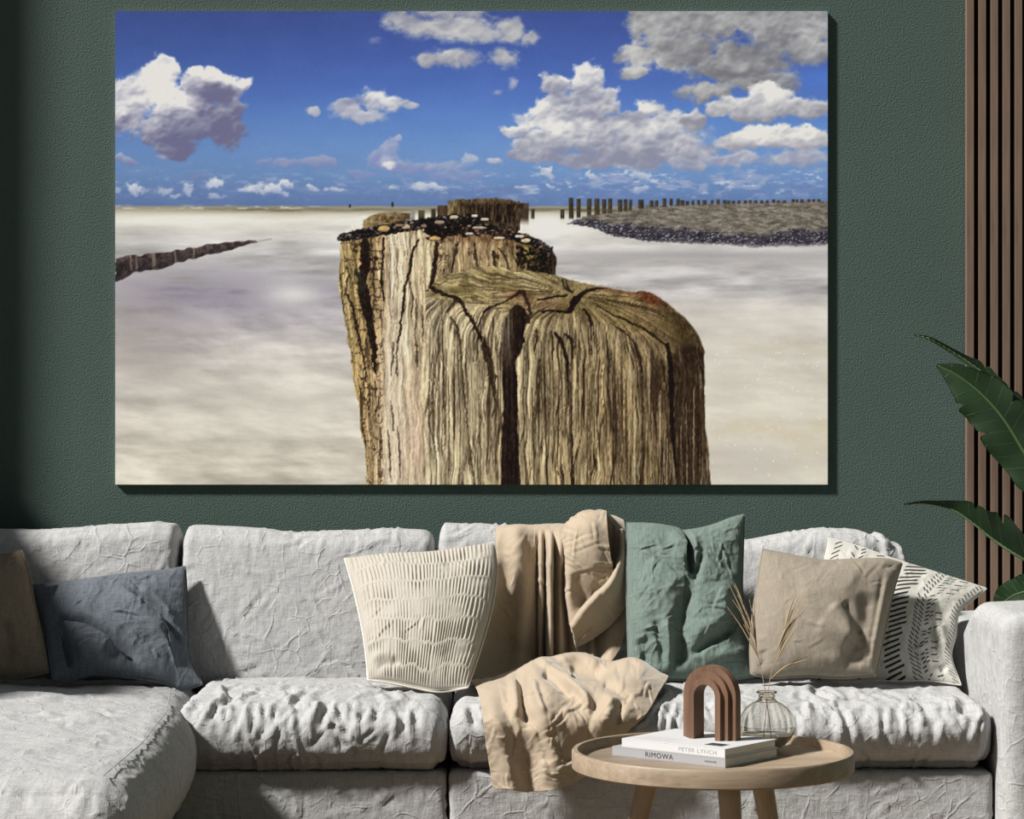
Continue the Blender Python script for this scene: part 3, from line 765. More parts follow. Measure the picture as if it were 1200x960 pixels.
    wc = over(wc, (128, 84, 58), np.exp(-((px - 640) / 24) ** 2 - ((py - 358) / 6) ** 2) * .6)
    a = 1 - sm(-.7, .7, sd)
    C[s] = C[s] * (1 - a[..., None]) + wc * a[..., None]
    # open cleft
    s = win(584, 622, 340, 568)
    px, py = X[s], Y[s]
    sd = poly_sd(px + fbm(px * .2, py * .12, octv=3, seed=160) * 2, py, [(597, 364), (606, 356), (615, 362), (621, 374), (616, 380), (614, 398), (612, 410), (604, 424), (606, 440), (607, 500), (610, 570), (588, 570), (588, 520), (590, 470), (588, 430), (588, 380)])
    wc = A(46, 30, 24) + (fbm(px * .4, py * .02, octv=3, seed=161) * 20)[..., None]
    wc = over(wc, (128, 114, 96), (1 - sm(596, 606, px)) * (1 - sm(380, 450, py)) * .85 * (.8 + .9 * fbm(px * .7, py * .03, octv=2, seed=162)))
    a = 1 - sm(-.8, .8, sd)
    C[s] = C[s] * (1 - a[..., None]) + wc * a[..., None]
    # cracks on the post
    C = stroke(C, [(505, 337), (512, 342), (522, 345), (534, 350), (541, 355), (548, 367), (556, 380), (563, 394), (568, 406), (572, 416)], [4, 5, 3.5, 6, 4.5, 4, 4.5, 4.5, 5, 7], DK, .95, jag=2.6, seed=61)
    C = stroke(C, [(568, 406), (574, 424), (578, 446), (580, 470)], [7, 9, 6, 2], (60, 44, 30), .85, jag=3, seed=62)
    C = stroke(C, [(523, 366), (529, 358), (536, 353)], [2, 4, 4], (70, 52, 36), .8, jag=1.5, seed=63)
    C = stroke(C, [(528, 372), (536, 384), (539, 402), (541, 430), (545, 470), (550, 520), (556, 568)], [2.5, 3, 2.6, 2, 1.6, 1.6, 1.4], (66, 50, 38), .8, jag=1.2, seed=64)
    C = stroke(C, [(560, 383), (567, 366), (574, 360), (590, 355), (600, 348), (612, 341)], [1.5, 3, 2.5, 1.6, 2, 3.4], DK, .85, jag=1.2, seed=65)
    C = stroke(C, [(583, 362), (578, 372), (577, 400)], [1.4, 2, 1], (80, 60, 42), .7, jag=1, seed=66)
    C = stroke(C, [(608, 342), (614, 344), (618, 354), (622, 366), (618, 378)], [4, 5, 3, 4, 3], (62, 40, 32), .95, jag=2.2, seed=67)
    C = stroke(C, [(664, 346), (650, 348), (638, 350), (630, 351)], [3, 2, 3, 1.5], DK, .9, jag=1.2, seed=68)
    C = stroke(C, [(681, 348), (674, 352), (668, 364), (664, 366), (650, 364), (630, 365)], [5, 9, 6, 4, 2.4, 1.5], (38, 24, 22), .97, jag=2, seed=69)
    C = stroke(C, [(680, 346), (688, 341), (700, 338), (712, 338)], [5, 3.4, 3, 1], DK, .95, jag=1, seed=70)
    C = stroke(C, [(659, 328), (661, 336), (668, 342)], [2.2, 2, 2], DK, .85, jag=.8, seed=71); C = stroke(C, [(663, 328), (665, 336), (671, 343)], [1.2, 2, 2], DK, .8, jag=.8, seed=72)
    C = stroke(C, [(684, 362), (690, 370), (694, 384), (695, 400), (694, 416)], [2, 3.4, 4, 3.4, 2], DK, .9, jag=1.2, seed=73)
    C = stroke(C, [(699, 358), (716, 368), (735, 376), (756, 386), (770, 396), (782, 406)], [1, 2, 3.4, 3, 2.4, 3], DK, .82, jag=1.4, seed=74)
    C = stroke(C, [(690, 348), (712, 351), (735, 356), (760, 362), (780, 372)], [1, 1.6, 2, 1.6, 1], DK, .65, jag=1.2, seed=75)
    C = stroke(C, [(715, 378), (732, 390), (744, 402), (750, 420), (752, 436)], [1, 2, 2.4, 3, 2], DK, .75, jag=1.4, seed=76)
    C = stroke(C, [(782, 404), (785, 420), (787, 450), (787, 490), (790, 530), (794, 568)], [4, 6, 6.5, 5, 3.4, 2.4], (38, 25, 22), .96, jag=1.2, seed=77)
    C = stroke(C, [(650, 390), (658, 400), (665, 424), (667, 450), (669, 490), (670, 530), (671, 568)], [3, 4.5, 4, 4, 3, 2.4, 2.6], (42, 28, 22), .95, jag=1.4, seed=78)
    C = stroke(C, [(663, 392), (670, 398), (671, 420)], [3, 3.4, 1.6], DK, .85, jag=1, seed=79)
    C = stroke(C, [(646, 388), (648, 404), (647, 422)], [1.6, 2.4, 1.4], DK, .75, jag=1, seed=80)
    C = stroke(C, [(628, 386), (630, 396), (626, 412)], [2, 2.4, 1.4], DK, .75, jag=1, seed=81)
    C = stroke(C, [(638, 430), (639, 480), (641, 568)], [1.4, 1.8, 1.4], DK, .75, jag=.8, seed=82)
    C = stroke(C, [(735, 370), (760, 380), (776, 388)], [1.5, 3, 1.5], (110, 88, 58), .6, jag=2, seed=83)
    rs = np.random.RandomState(9)
    for k in range(150):                               # many fine vertical checks on the sides
        x = rs.uniform(500, 824)
        if 586 < x < 612: continue
        y0 = np.interp(x, exs, eys) + rs.uniform(4, 110); y1 = min(568, y0 + rs.uniform(30, 150))
        dx = rs.uniform(-2, 3)
        C = stroke(C, [(x, y0), (x + dx * .5, (y0 + y1) / 2), (x + dx, y1)], [.5, rs.uniform(.7, 1.8), .5], (62, 45, 33) if rs.rand() < .75 else (204, 188, 150), rs.uniform(.35, .8), jag=.8, seed=500 + k)
    for k in range(60):                                # radial checks on the top
        th = rs.uniform(-3.1, 3.1)
        r0 = rs.uniform(14, 50); r1 = r0 + rs.uniform(20, 110)
        p0 = (cx0 + r0 * math.cos(th), cy0 + r0 * .42 * math.sin(th) + 1); p1 = (cx0 + r1 * math.cos(th), cy0 + r1 * .42 * math.sin(th) + 1)
        if not (504 < p1[0] < 810) or p1[1] > np.interp(p1[0], exs, eys) + 4: continue
        if p1[1] < np.interp(p1[0], [500, 522, 560, 600, 650, 712, 760, 800], [340, 328, 317, 321, 327, 341, 348, 378]): continue
        C = stroke(C, [p0, p1], [.5, 1.2], (74, 56, 36), rs.uniform(.35, .75), jag=1.2, seed=700 + k)
    # weathered greying and a crisper tone in the wood
    wm = np.zeros_like(X)
    s = win(395, 836, 232, 568)
    woodm = np.maximum(1 - sm(-1, 1, poly_sd(X[s], Y[s], [(399, 275), (397, 330), (408, 405), (431, 570), (834, 570), (826, 500), (826, 415), (812, 383), (763, 342), (652, 323), (652, 300), (612, 272), (612, 234), (524, 234), (520, 255), (425, 252)])), 0)
    gray = C[s].mean(-1, keepdims=True)
    Cw = C[s] * .64 + gray * np.array([1.04, 1.0, .93]) * .36
    hf = fbm(X[s] * .55, Y[s] * .22, octv=3, seed=905, gain=.7)
    Cw = (Cw - 118) * 1.20 + 112 + (hf * 26)[..., None]
    C[s] = C[s] * (1 - woodm[..., None]) + Cw * woodm[..., None]
    # overall fine grain of the canvas print
    C += (vnoise(X * .8, Y * .8, seed=900) * 2.0)[..., None]
    return np.clip(C, 4, 252), NX, NY

PRINT_LIGHT = 0.76                                    # one overall density for the print's inks
def build_print():
    C, NX, NY = paint_print()
    c = C / 255.0
    c = np.where(c <= .04045, c / 12.92, ((c + .055) / 1.055) ** 2.4)
    c = np.clip(c / PRINT_LIGHT * np.array([.97, 1.0, 1.03]), 0.002, .93).reshape(-1, 3)
    Yp = WALL_Y - .014
    x0, _, z1 = at(135, 13, Yp); x1, _, z0 = at(970, 568, Yp)
    gx, gz = np.meshgrid(np.linspace(x0, x1, NX), np.linspace(z1, z0, NY))
    V = np.stack([gx, np.full_like(gx, Yp), gz], -1).reshape(-1, 3)
    Q = grid_quads(NY, NX)[:, ::-1]
    root = empty('wall_print', ((x0 + x1) / 2, WALL_Y, z0), 'large borderless beach photo print of weathered wooden posts in milky sea', 'picture')
    m, nt, b = new_mat('printed_surface', (.5, .5, .5), 0.75, 0.12)
    a_ = nt.nodes.new('ShaderNodeAttribute'); a_.attribute_name = 'Col'
    nt.links.new(a_.outputs['Color'], b.inputs['Base Color'])
    o = link('printed_face', raw_mesh('printed_face', V, Q, col=c, smooth=False), m)
    place(o, root)
    mp, _, _ = new_mat('print_panel_edge', (.55, .56, .55), 0.6)
    place(box_obj('panel', x0, x1, Yp + .0006, WALL_Y - .002, z0, z1, mp), root)
build_print()
# ------------------------------------------------------------------ soft rounded boxes with crumpled linen relief
def rbox(x0, x1, y0, y1, z0, z1, r, sp, shape=None):
    """rounded box surface as a quad mesh; shape(P,N,Q0)->P deforms it. Q0 is the undeformed unit position (0..1)^3"""
    nx, ny, nz = [max(4, int(round((b - a) / sp))) for a, b in ((x0, x1), (y0, y1), (z0, z1))]
    def face(n1, n2):
        i, j = np.meshgrid(np.arange(n1 + 1), np.arange(n2 + 1), indexing='ij')
        return i.ravel(), j.ravel()
    L, Qs, off = [], [], 0
    def addf(I, J, K, n1, n2, flip):
        nonlocal off
        L.append(np.stack([I, J, K], -1))
        q = grid_quads(n1 + 1, n2 + 1) + off
        Qs.append(q[:, ::-1] if flip else q); off += len(I)
    i, j = face(nx, ny); addf(i, j, 0 * i, nx, ny, True); addf(i, j, 0 * i + nz, nx, ny, False)
    i, k = face(nx, nz); addf(i, 0 * i, k, nx, nz, False); addf(i, 0 * i + ny, k, nx, nz, True)
    j, k = face(ny, nz); addf(0 * j, j, k, ny, nz, True); addf(0 * j + nx, j, k, ny, nz, False)
    L = np.concatenate(L); Q = np.concatenate(Qs)
    key = (L[:, 0] * (ny + 1) + L[:, 1]) * (nz + 1) + L[:, 2]
    uq, idx, inv = np.unique(key, return_index=True, return_inverse=True)
    U = L[idx] / np.array([nx, ny, nz], float)
    Q = inv.ravel()[Q]
    lo = np.array([x0, y0, z0]); hi = np.array([x1, y1, z1])
    P = lo + U * (hi - lo)
    rr = np.minimum(np.array(r, float) * np.ones(3), (hi - lo) / 2 * .98)
    q = np.clip(P, lo + rr, hi - rr)
    d = (P - q) / rr
    # spherify the corner cells so that spacing stays even
    ln = np.linalg.norm(d, axis=1); mx = np.abs(d).max(axis=1)
    N = d / (ln[:, None] + 1e-9)
    P = q + N * rr * np.where(mx > 0, 1, 0)[:, None]
    if shape is not None: P = shape(P, N, U)
    return P, Q

def creases(u, v, n, seed, box, length=(.03, .12), width=(.003, .006), amp=.0022, ang=None, spread=1.6):
    """short sharp folds: each a ridge with a valley on one side; coordinates in metres on the unrolled cover"""
    r = np.random.RandomState(seed)
    d = np.zeros_like(u)
    for k in range(n):
        cu, cv = r.uniform(box[0], box[1]), r.uniform(box[2], box[3])
        th = (ang if ang is not None else 0) + r.uniform(-1, 1) * spread
        ln = r.uniform(*length); w = r.uniform(*width); a = amp * r.uniform(.4, 1.2) * (1 if r.rand() < .75 else -1)
        m = (np.abs(u - cu) < ln + .02) & (np.abs(v - cv) < ln + .02)
        if not m.any(): continue
        du, dv = u[m] - cu, v[m] - cv
        s = du * math.cos(th) + dv * math.sin(th); t = -du * math.sin(th) + dv * math.cos(th)
        t = t + r.uniform(-.25, .25) * s * s / ln + .12 * w * np.sin(s * 90 + k)
        e = np.exp(-(s / (ln * .5)) ** 4)
        x = t / w
        d[m] += a * e * (np.exp(-x * x) - .7 * np.exp(-((x - 1.7) / 1.1) ** 2))
    return d

def soft_relief(u, v, seed, a1=.006, a2=.003, f1=6.0, f2=17.0):
    wu = u + .03 * fbm(u * 8, v * 8, octv=2, seed=seed + 1); wv = v + .03 * fbm(u * 8, v * 8, octv=2, seed=seed + 2)
    big = fbm(wu * f1, wv * f1, octv=3, seed=seed)
    n = fbm(wu * f2, wv * f2, octv=3, seed=seed + 4)
    rid = 1 - np.abs(n) * 2.6
    return a1 * big + a2 * np.clip(rid, -.4, 1)

def to_obj(name, P, Q, mat, parent):
    return place(link(name, raw_mesh(name, P, Q), mat), parent)

SOFA = empty('sofa', (0, 6.4, 0), 'light grey linen chaise sofa with loose cushions along the green wall', 'sofa')
SEAM = linen_mat('linen_seam', (.40, .39, .375), crumple=0)

def seat_cushion(name, x0, x1, y0, y1, z0, z1, seed, pleats, r=(.045, .062, .062), crown=.014, skew=None, sp=.0062, ncr=150, pl_amp=.006, under=.045):
    def shape(P, N, U):
        cx = (x0 + x1) / 2
        sd_ = N[:, 0] ** 2
        u = P[:, 0] + np.sign(N[:, 0]) * (z1 - P[:, 2]) * sd_; v = (y1 - P[:, 1]) + (z1 - P[:, 2]) * (1 - sd_)
        ux, uy, uz = U.T
        # crowned top, full front, slightly pinched back
        P[:, 2] += crown * np.sin(np.pi * ux) ** .5 * np.sin(np.pi * np.clip(uy, 0, 1)) ** .7 * sm(.4, 1, uz)
        fr = np.exp(-(uy / .12) ** 2)
        P[:, 1] += fr * under * np.clip(1 - uz / .62, 0, 1) ** 1.3
        P[:, 1] -= fr * .020 * np.sin(np.pi * np.clip(uz, 0, 1)) * np.sin(np.pi * np.clip(ux, .0, 1)) ** .35
        d = soft_relief(u, v, seed, .005, .0030, 5, 14)
        # pleats that run from the seam at the top back edge down over the front
        top = sm(.15, .4, uz)
        for (pu, pw, pa, pl) in pleats:
            ln = np.exp(-((v - pl[0]) / pl[1]) ** 2)
            x = (u - pu - .012 * np.sin(v * 22 + pu * 40)) / pw
            d += pa * ln * (np.exp(-x * x) - .75 * np.exp(-((x - 1.8) / 1.1) ** 2))
        d += creases(u, v, ncr, seed + 9, (x0, x1, 0, (y1 - y0) + (z1 - z0)), (.025, .10), (.003, .006), .0048, math.pi / 2, 1.1)
        # long puckers below the front seam
        fv = (y1 - y0) - .01
        d += creases(u, v, int(ncr * .5), seed + 19, (x0 + .03, x1 - .03, fv - .02, fv + .07), (.04, .10), (.005, .011), pl_amp, math.pi / 2, .35)
        # stitched seam along the front upper edge
        d -= .0035 * np.exp(-((v - fv) / .0035) ** 2) * sm(.3, .5, uz)
        d -= .006 * np.exp(-((P[:, 2] - (z0 + .012)) / .006) ** 2)
        P = P + N * d[:, None]
        if skew is not None: P[:, 0] += skew(P[:, 1]) * sm(.3, .9, ux)
        return P
    P, Q = rbox(x0, x1, y0, y1, z0, z1, r, sp, shape)
    return to_obj(name, P, Q, LINEN, SOFA)

rp = np.random.RandomState(21)
def pleat_set(x0, x1, n, vc=(.48, .66)):
    return [(rp.uniform(x0, x1), rp.uniform(.007, .016), rp.uniform(.0035, .0075), (rp.uniform(*vc), rp.uniform(.10, .16))) for _ in range(n)]

# seat cushions: y from front to the back cushions
YF, YB = 6.0, 6.72
c2 = seat_cushion('seat_cushion', -.852, -.166, YF, YB, .287, .452, 31, pleat_set(-.78, -.22, 16), under=.012)
c3 = seat_cushion('seat_cushion', -.160, 1.214, YF, YB, .287, .452, 47, pleat_set(-.1, 1.15, 34), pl_amp=.0075, ncr=200)
# chaise
def skew_ch(y): return np.interp(y, [4.8, 5.3, 5.8, 6.3, 6.7], [.035, .05, .03, -.03, -.06])
cc = seat_cushion('chaise_cushion', -1.80, -.80, 4.80, YB, .235, .445, 63, [], r=(.095, .11, .10), crown=.03, skew=skew_ch, sp=.0085, ncr=260, pl_amp=.0012, under=.0)
def hump(P, x, y, rx, ry, a): return a * np.exp(-((P[:, 0] - x) / rx) ** 2 - ((P[:, 1] - y) / ry) ** 2)
me = cc.data
co = np.empty(len(me.vertices) * 3, np.float32); me.vertices.foreach_get('co', co); co = co.reshape(-1, 3)
topm = sm(.40, .44, co[:, 2])
dz = hump(co, -1.22, 6.02, .10, .03, .016) + hump(co, -1.00, 5.62, .05, .035, .02) + hump(co, -1.10, 5.68, .035, .03, .014) + hump(co, -1.16, 5.95, .03, .05, .01) - hump(co, -1.05, 5.72, .08, .03, .012) + hump(co, -1.32, 5.62, .12, .05, .012) + hump(co, -.98, 5.30, .08, .10, .006)
co[:, 2] += dz * topm
me.vertices.foreach_set('co', co.ravel()); me.update()
# seam running along the chaise's inner top edge and across its front corner
seam = [(-.80 + skew_ch(y) - .07, y, .452 + .012 * math.sin((y - 4.8) * 1.6)) for y in np.linspace(4.87, 6.3, 24)]
place(link('seam', tube_mesh('seam', seam, .0012, 6), SEAM), cc)
cc.children[0].parent = cc; cc.children[0].matrix_parent_inverse = Matrix.Identity(4)

# base blocks
def base_block(name, x0, x1, y0, y1, z0, z1, seed, r=.016, sp=.011):
    def shape(P, N, U):
        u = P[:, 0] + P[:, 1] * .7; v = P[:, 2]
        d = soft_relief(u, v, seed, .0012, .0012, 6, 16) + creases(u, v, 130, seed + 5, (u.min(), u.max(), z0, z1), (.03, .10), (.004, .007), .0040, 0, 1.6)
        return P + N * d[:, None]
    P, Q = rbox(x0, x1, y0, y1, z0, z1, r, sp, shape)
    return to_obj(name, P, Q, LINEN, SOFA)
base_block('base', -.862, -.166, 6.035, 6.90, .055, .284, 71)
base_block('base', -.160, 1.216, 6.035, 6.90, .055, .284, 72)
base_block('chaise_base', -1.80, -.868, 4.90, 6.90, .055, .232, 73)
base_block('back_frame', -1.80, 1.216, 6.905, 6.955, .055, .70, 74)
M_FOOT, _, _ = new_mat('black_foot', (.03, .028, .026), 0.4)
for fx, fy in ((-1.72, 4.98), (-.95, 4.98), (-1.72, 6.82), (-.15, 6.12), (1.4, 6.1), (1.4, 6.85), (-.15, 6.85)):
    place(link('foot', tube_mesh('foot', [(fx, fy, 0), (fx, fy, .03), (fx, fy, .062)], [.018, .021, .024], 14), M_FOOT), SOFA)

# right arm
def arm_shape(P, N, U):
    u = P[:, 0] + P[:, 1]; v = P[:, 2]
    d = soft_relief(u, v, 82, .003, .0012, 4, 12) + creases(u, v, 60, 83, (u.min(), u.max(), .1, .68), (.03, .09), (.004, .007), .002, .6, 1.5)
    d *= .35 + .65 * sm(.15, .3, U[:, 0])
    P = P + N * d[:, None]
    P[:, 2] += .006 * np.sin(np.pi * U[:, 0]) * sm(.8, 1, U[:, 2])
    P[:, 2] -= .075 * sm(6.33, 6.52, P[:, 1]) * sm(.5, 1, U[:, 2])
    return P
P, Q = rbox(1.222, 1.56, 5.955, 6.955, .055, .688, .045, .010, arm_shape)
to_obj('arm', P, Q, LINEN, SOFA)

# back cushions: outline of the top read from the photo
def back_cushion(name, x0, x1, tops, seed, zb=.42, yb=(6.60, 6.86), yt=(6.70, 6.86), r=(.020, .065, .045), sp=.0085, ncr=70, round_r=0.0, amp=.0036):
    z1 = .86
    tx = [(px - 600) * 6.80 / F_PX for px, _ in tops]; tz = [CAM_H - (py - 480) * 6.80 / F_PX for _, py in tops]
    def shape(P, N, U):
        ux, uy, uz = U.T
        u, v = P[:, 0].copy(), P[:, 2].copy()
        zt = np.interp(P[:, 0], tx, tz)
        P[:, 2] = zb + (P[:, 2] - zb) * (zt - zb) / (z1 - zb)
        ya = yb[0] + (yt[0] - yb[0]) * uz
        P[:, 1] = ya + (P[:, 1] - yb[0]) * (yb[1] - ya) / (yb[1] - yb[0])
        bul = np.sin(np.pi * np.clip(ux, 0, 1)) ** .5 * np.sin(np.pi * np.clip(.12 + uz * .85, 0, 1)) ** .6
        P[:, 1] -= .035 * bul * sm(.6, .0, uy) if False else .035 * bul * (1 - sm(.0, .6, uy))
        d = soft_relief(u, v, seed, .006, .0016, 4, 11)
        d += creases(u, v, ncr, seed + 3, (x0, x1, zb, z1), (.03, .11), (.0035, .006), amp, .9, 1.3)
        d += creases(u, v, int(ncr * .4), seed + 4, (x0, x1, .80, .88), (.02, .05), (.004, .007), .003, math.pi / 2, .5)
        if x1 > 1: d += creases(u, v, 40, seed + 8, (.98, 1.12, .74, .88), (.03, .08), (.005, .009), .0045, 2.2, .7)
        return P + N * d[:, None]
    P, Q = rbox(x0, x1, yb[0], yb[1], zb, z1, r, sp, shape)
    return to_obj(name, P, Q, LINEN, SOFA)
back_cushion('back_cushion', -1.80, -.937, [(-150, 622), (0, 620), (60, 620), (130, 615), (185, 612), (206, 615), (216, 625)], 91)
back_cushion('back_cushion', -.927, -.216, [(217, 622), (226, 615), (260, 617), (300, 620), (350, 624), (400, 622), (460, 619), (500, 621), (511, 626)], 95, ncr=110)
back_cushion('back_cushion', -.208, 1.128, [(513, 620), (520, 613), (560, 614), (640, 618), (740, 620), (830, 626), (875, 633), (920, 624), (960, 619), (1000, 621), (1030, 627), (1052, 640), (1062, 660), (1066, 672)], 99, ncr=200, amp=.0046)
# ------------------------------------------------------------------ scatter cushions
def polyline(pts, n):
    P = np.array(pts, float)
    if len(P) == 2:
        t = np.linspace(0, 1, n)[:, None]
        return P[0] * (1 - t) + P[1] * t
    # Catmull-Rom through the points, spaced by arc length
    E = np.vstack([2 * P[0] - P[1], P, 2 * P[-1] - P[-2]])
    out = []
    for i in range(1, len(E) - 2):
        t = np.linspace(0, 1, 24, endpoint=False)[:, None]
        a, b, c, d = E[i - 1], E[i], E[i + 1], E[i + 2]
        out.append(.5 * ((2 * b) + (-a + c) * t + (2 * a - 5 * b + 4 * c - d) * t ** 2 + (-a + 3 * b - 3 * c + d) * t ** 3))
    out.append(P[-1:]); S = np.vstack(out)
    L = np.concatenate([[0], np.cumsum(np.linalg.norm(np.diff(S, axis=0), axis=1))]); L /= L[-1]
    t = np.linspace(0, 1, n)
    return np.stack([np.interp(t, L, S[:, k]) for k in range(P.shape[1])], -1)

def fold(px, py, pts, w, amp, side=0.0):
    """ridge (amp>0) or valley (amp<0) along a photo-plane polyline; side>0 gives it a steeper flank"""
    S = polyline(pts, 40)
    best = np.full(px.shape, 1e9); sg = np.zeros(px.shape); tt = np.zeros(px.shape)
    for i in range(len(S) - 1):
        ax, ay = S[i]; dx, dy = S[i + 1] - S[i]
        t = np.clip(((px - ax) * dx + (py - ay) * dy) / (dx * dx + dy * dy + 1e-9), 0, 1)
        qx, qy = px - ax - t * dx, py - ay - t * dy
        d = np.hypot(qx, qy)
        m = d < best
        best = np.where(m, d, best); sg = np.where(m, np.sign(dx * qy - dy * qx), sg); tt = np.where(m, (i + t) / (len(S) - 1), tt)
    end = sm(0, .18, tt) * (1 - sm(.82, 1, tt)) * .85 + .15
    ww = w * np.where(sg * side > 0, 1 - .65 * abs(side), 1 + .5 * abs(side))
    return amp * end * np.exp(-(best / ww) ** 2)

def pillow(name, label, top, right, bottom, left, Yc, T, mat, folds=(), n=150, seed=1, back=.6, relief=(.004, .002), ncr=30, extra=None, col=None, group=None, pw=.5, camp=.0022, seam=None):
    """top: TL->TR, right: TR->BR, bottom: BL->BR, left: TL->BL photo polylines; Yc depths of TL,TR,BR,BL"""
    t_ = np.linspace(0, 1, n)
    U, Vv = np.meshgrid(t_, t_)                         # U across, V down
    ct, cb, cl, cr = polyline(top, n), polyline(bottom, n), polyline(left, n), polyline(right, n)
    u, v = U[..., None], Vv[..., None]
    S = (1 - v) * ct[None] + v * cb[None] + (1 - u) * cl[:, None] + u * cr[:, None] \
        - ((1 - u) * (1 - v) * ct[0] + u * (1 - v) * ct[-1] + (1 - u) * v * cb[0] + u * v * cb[-1])
    px, py = S[..., 0], S[..., 1]
    Yd = (1 - U) * (1 - Vv) * Yc[0] + U * (1 - Vv) * Yc[1] + U * Vv * Yc[2] + (1 - U) * Vv * Yc[3]
    X = (px - 600) * Yd / F_PX; Z = CAM_H - (py - 480) * Yd / F_PX
    P = np.stack([X, Yd, Z], -1)
    du = np.gradient(P, axis=1); dv = np.gradient(P, axis=0)
    N = np.cross(du, dv); N /= np.linalg.norm(N, axis=-1, keepdims=True) + 1e-12
    if N[n // 2, n // 2, 1] > 0: N = -N
    s, t = 2 * U - 1, 2 * Vv - 1
    prof = (np.clip(1 - s * s, 0, 1) * np.clip(1 - t * t, 0, 1)) ** pw
    rim = sm(0, .16, np.minimum(np.minimum(U, 1 - U), np.minimum(Vv, 1 - Vv)))
    d = T * prof
    f = np.zeros_like(d)
    for fo in folds: f += fold(px, py, *fo) * 1.35
    x_, y_ = px / 420.0, py / 420.0
    f += soft_relief(x_, y_, seed, relief[0], relief[1], 8, 20)
    f += creases(x_.ravel(), y_.ravel(), ncr, seed + 3, (x_.min(), x_.max(), y_.min(), y_.max()), (.02, .07), (.003, .006), camp, .8, 1.5).reshape(px.shape)
    # gathers that fan in from the seams
    edge = np.minimum(np.minimum(U, 1 - U), np.minimum(Vv, 1 - Vv))
    along = np.where(np.minimum(U, 1 - U) < np.minimum(Vv, 1 - Vv), Vv, U)
    f += .004 * vnoise(along * 26, U * 0 + seed) * np.exp(-((edge - .05) / .05) ** 2)
    d = d + f * rim
    if extra is not None: d = d + extra(U, Vv, px, py) * sm(0, .025, edge)
    front = P + N * d[..., None]
    rear = P - N * (T * back * prof)[..., None]
    rim_off = .0022
    front += N * rim_off; rear -= N * rim_off
    V = np.concatenate([front.reshape(-1, 3), rear.reshape(-1, 3)])
    q = grid_quads(n, n)
    Q = [q[:, ::-1], q + n * n]
    i = np.arange(n - 1)
    def strip(a, b): Q.append(np.stack([a, b, b + n * n, a + n * n], -1))
    strip(i, i + 1); strip(n * (n - 1) + i + 1, n * (n - 1) + i); strip((i + 1) * n, i * n); strip(i * n + n - 1, (i + 1) * n + n - 1)
    c = None
    if col is not None:
        cc_ = col(U, Vv, px, py).reshape(-1, 3); c = np.concatenate([cc_, cc_ * 0 + cc_.mean(0)])
    me = raw_mesh(name, V, np.concatenate(Q), col=c)
    base = Vector(V.min(0) * .5 + V.max(0) * .5); base.z = V[:, 2].min()
    root = empty(name, base, label, 'cushion', group)
    place(link('cover', me, mat), root)
    # seam cord round the edge
    ring = np.concatenate([P[0, :], P[1:, -1], P[-1, -2::-1], P[-2:0:-1, 0]])[::2]
    ring = np.vstack([ring, ring[:1]])
    place(link('seam', tube_mesh('seam', ring, .0028, 6, cap=False), seam or mat), root)
    return root

M_CREAM = linen_mat('cream_pleated_cotton', (.42, .39, .335), var=.05, thread=500, bstr=.15)
M_SAGE = linen_mat('sage_linen', (.142, .185, .163), var=.16, crumple=.5)
M_BEIGE = linen_mat('beige_canvas', (.255, .222, .177), var=.14, thread=620, bstr=.3)
M_BLUE = linen_mat('slate_blue_linen', (.118, .134, .155), var=.22, thread=380, crumple=.4)
M_BROWN = linen_mat('brown_canvas', (.23, .185, .135), var=.2, thread=520)
M_SEAMW = linen_mat('offwhite_seam', (.66, .63, .56), var=.06)
M_PATT = linen_mat('white_block_print', (.50, .49, .445), var=.06, thread=560, attr=True)

# brown cushion, cut by the frame on the left
pillow('scatter_cushion', 'plain dark brown canvas cushion beside the slate blue one', [(-120, 652), (-60, 655), (0, 651), (26, 645)], [(26, 645), (34, 672), (40, 705), (50, 750), (57, 788)],
       [(-110, 792), (-40, 797), (20, 795), (57, 788)], [(-120, 652), (-118, 720), (-110, 792)], (6.52, 6.50, 6.36, 6.36), .07, M_BROWN,
       [([(10, 790), (14, 760), (8, 730)], 7, -.008), ([(30, 700), (46, 740)], 6, .005)], seed=301, ncr=14)
# slate blue linen
pillow('scatter_cushion', 'slumped slate blue linen cushion with a folded lower corner', [(37, 686), (90, 682), (150, 673), (195, 668), (217, 664)], [(217, 664), (219, 700), (220, 740), (222, 772), (237, 802)],
       [(62, 796), (82, 798), (110, 791), (150, 794), (190, 800), (212, 809), (237, 802)], [(37, 686), (44, 715), (52, 742), (58, 770), (62, 796)], (6.57, 6.63, 6.45, 6.33), .062, M_BLUE,
       [([(54, 741), (78, 740), (105, 748), (135, 768), (160, 788)], 5, -.026, .5), ([(60, 752), (80, 752), (108, 764), (130, 780)], 12, .018), ([(84, 790), (78, 770), (72, 752)], 4, -.022), ([(100, 785), (94, 770)], 6, .012),
        ([(150, 702), (178, 722), (205, 750), (220, 768)], 5, -.016, .6), ([(140, 705), (170, 732), (192, 760), (205, 790)], 10, .012), ([(160, 700), (190, 720), (215, 740)], 8, .008), ([(185, 745), (200, 780)], 4, -.008)],
       n=190, seed=311, ncr=60, relief=(.005, .0025), camp=.003)

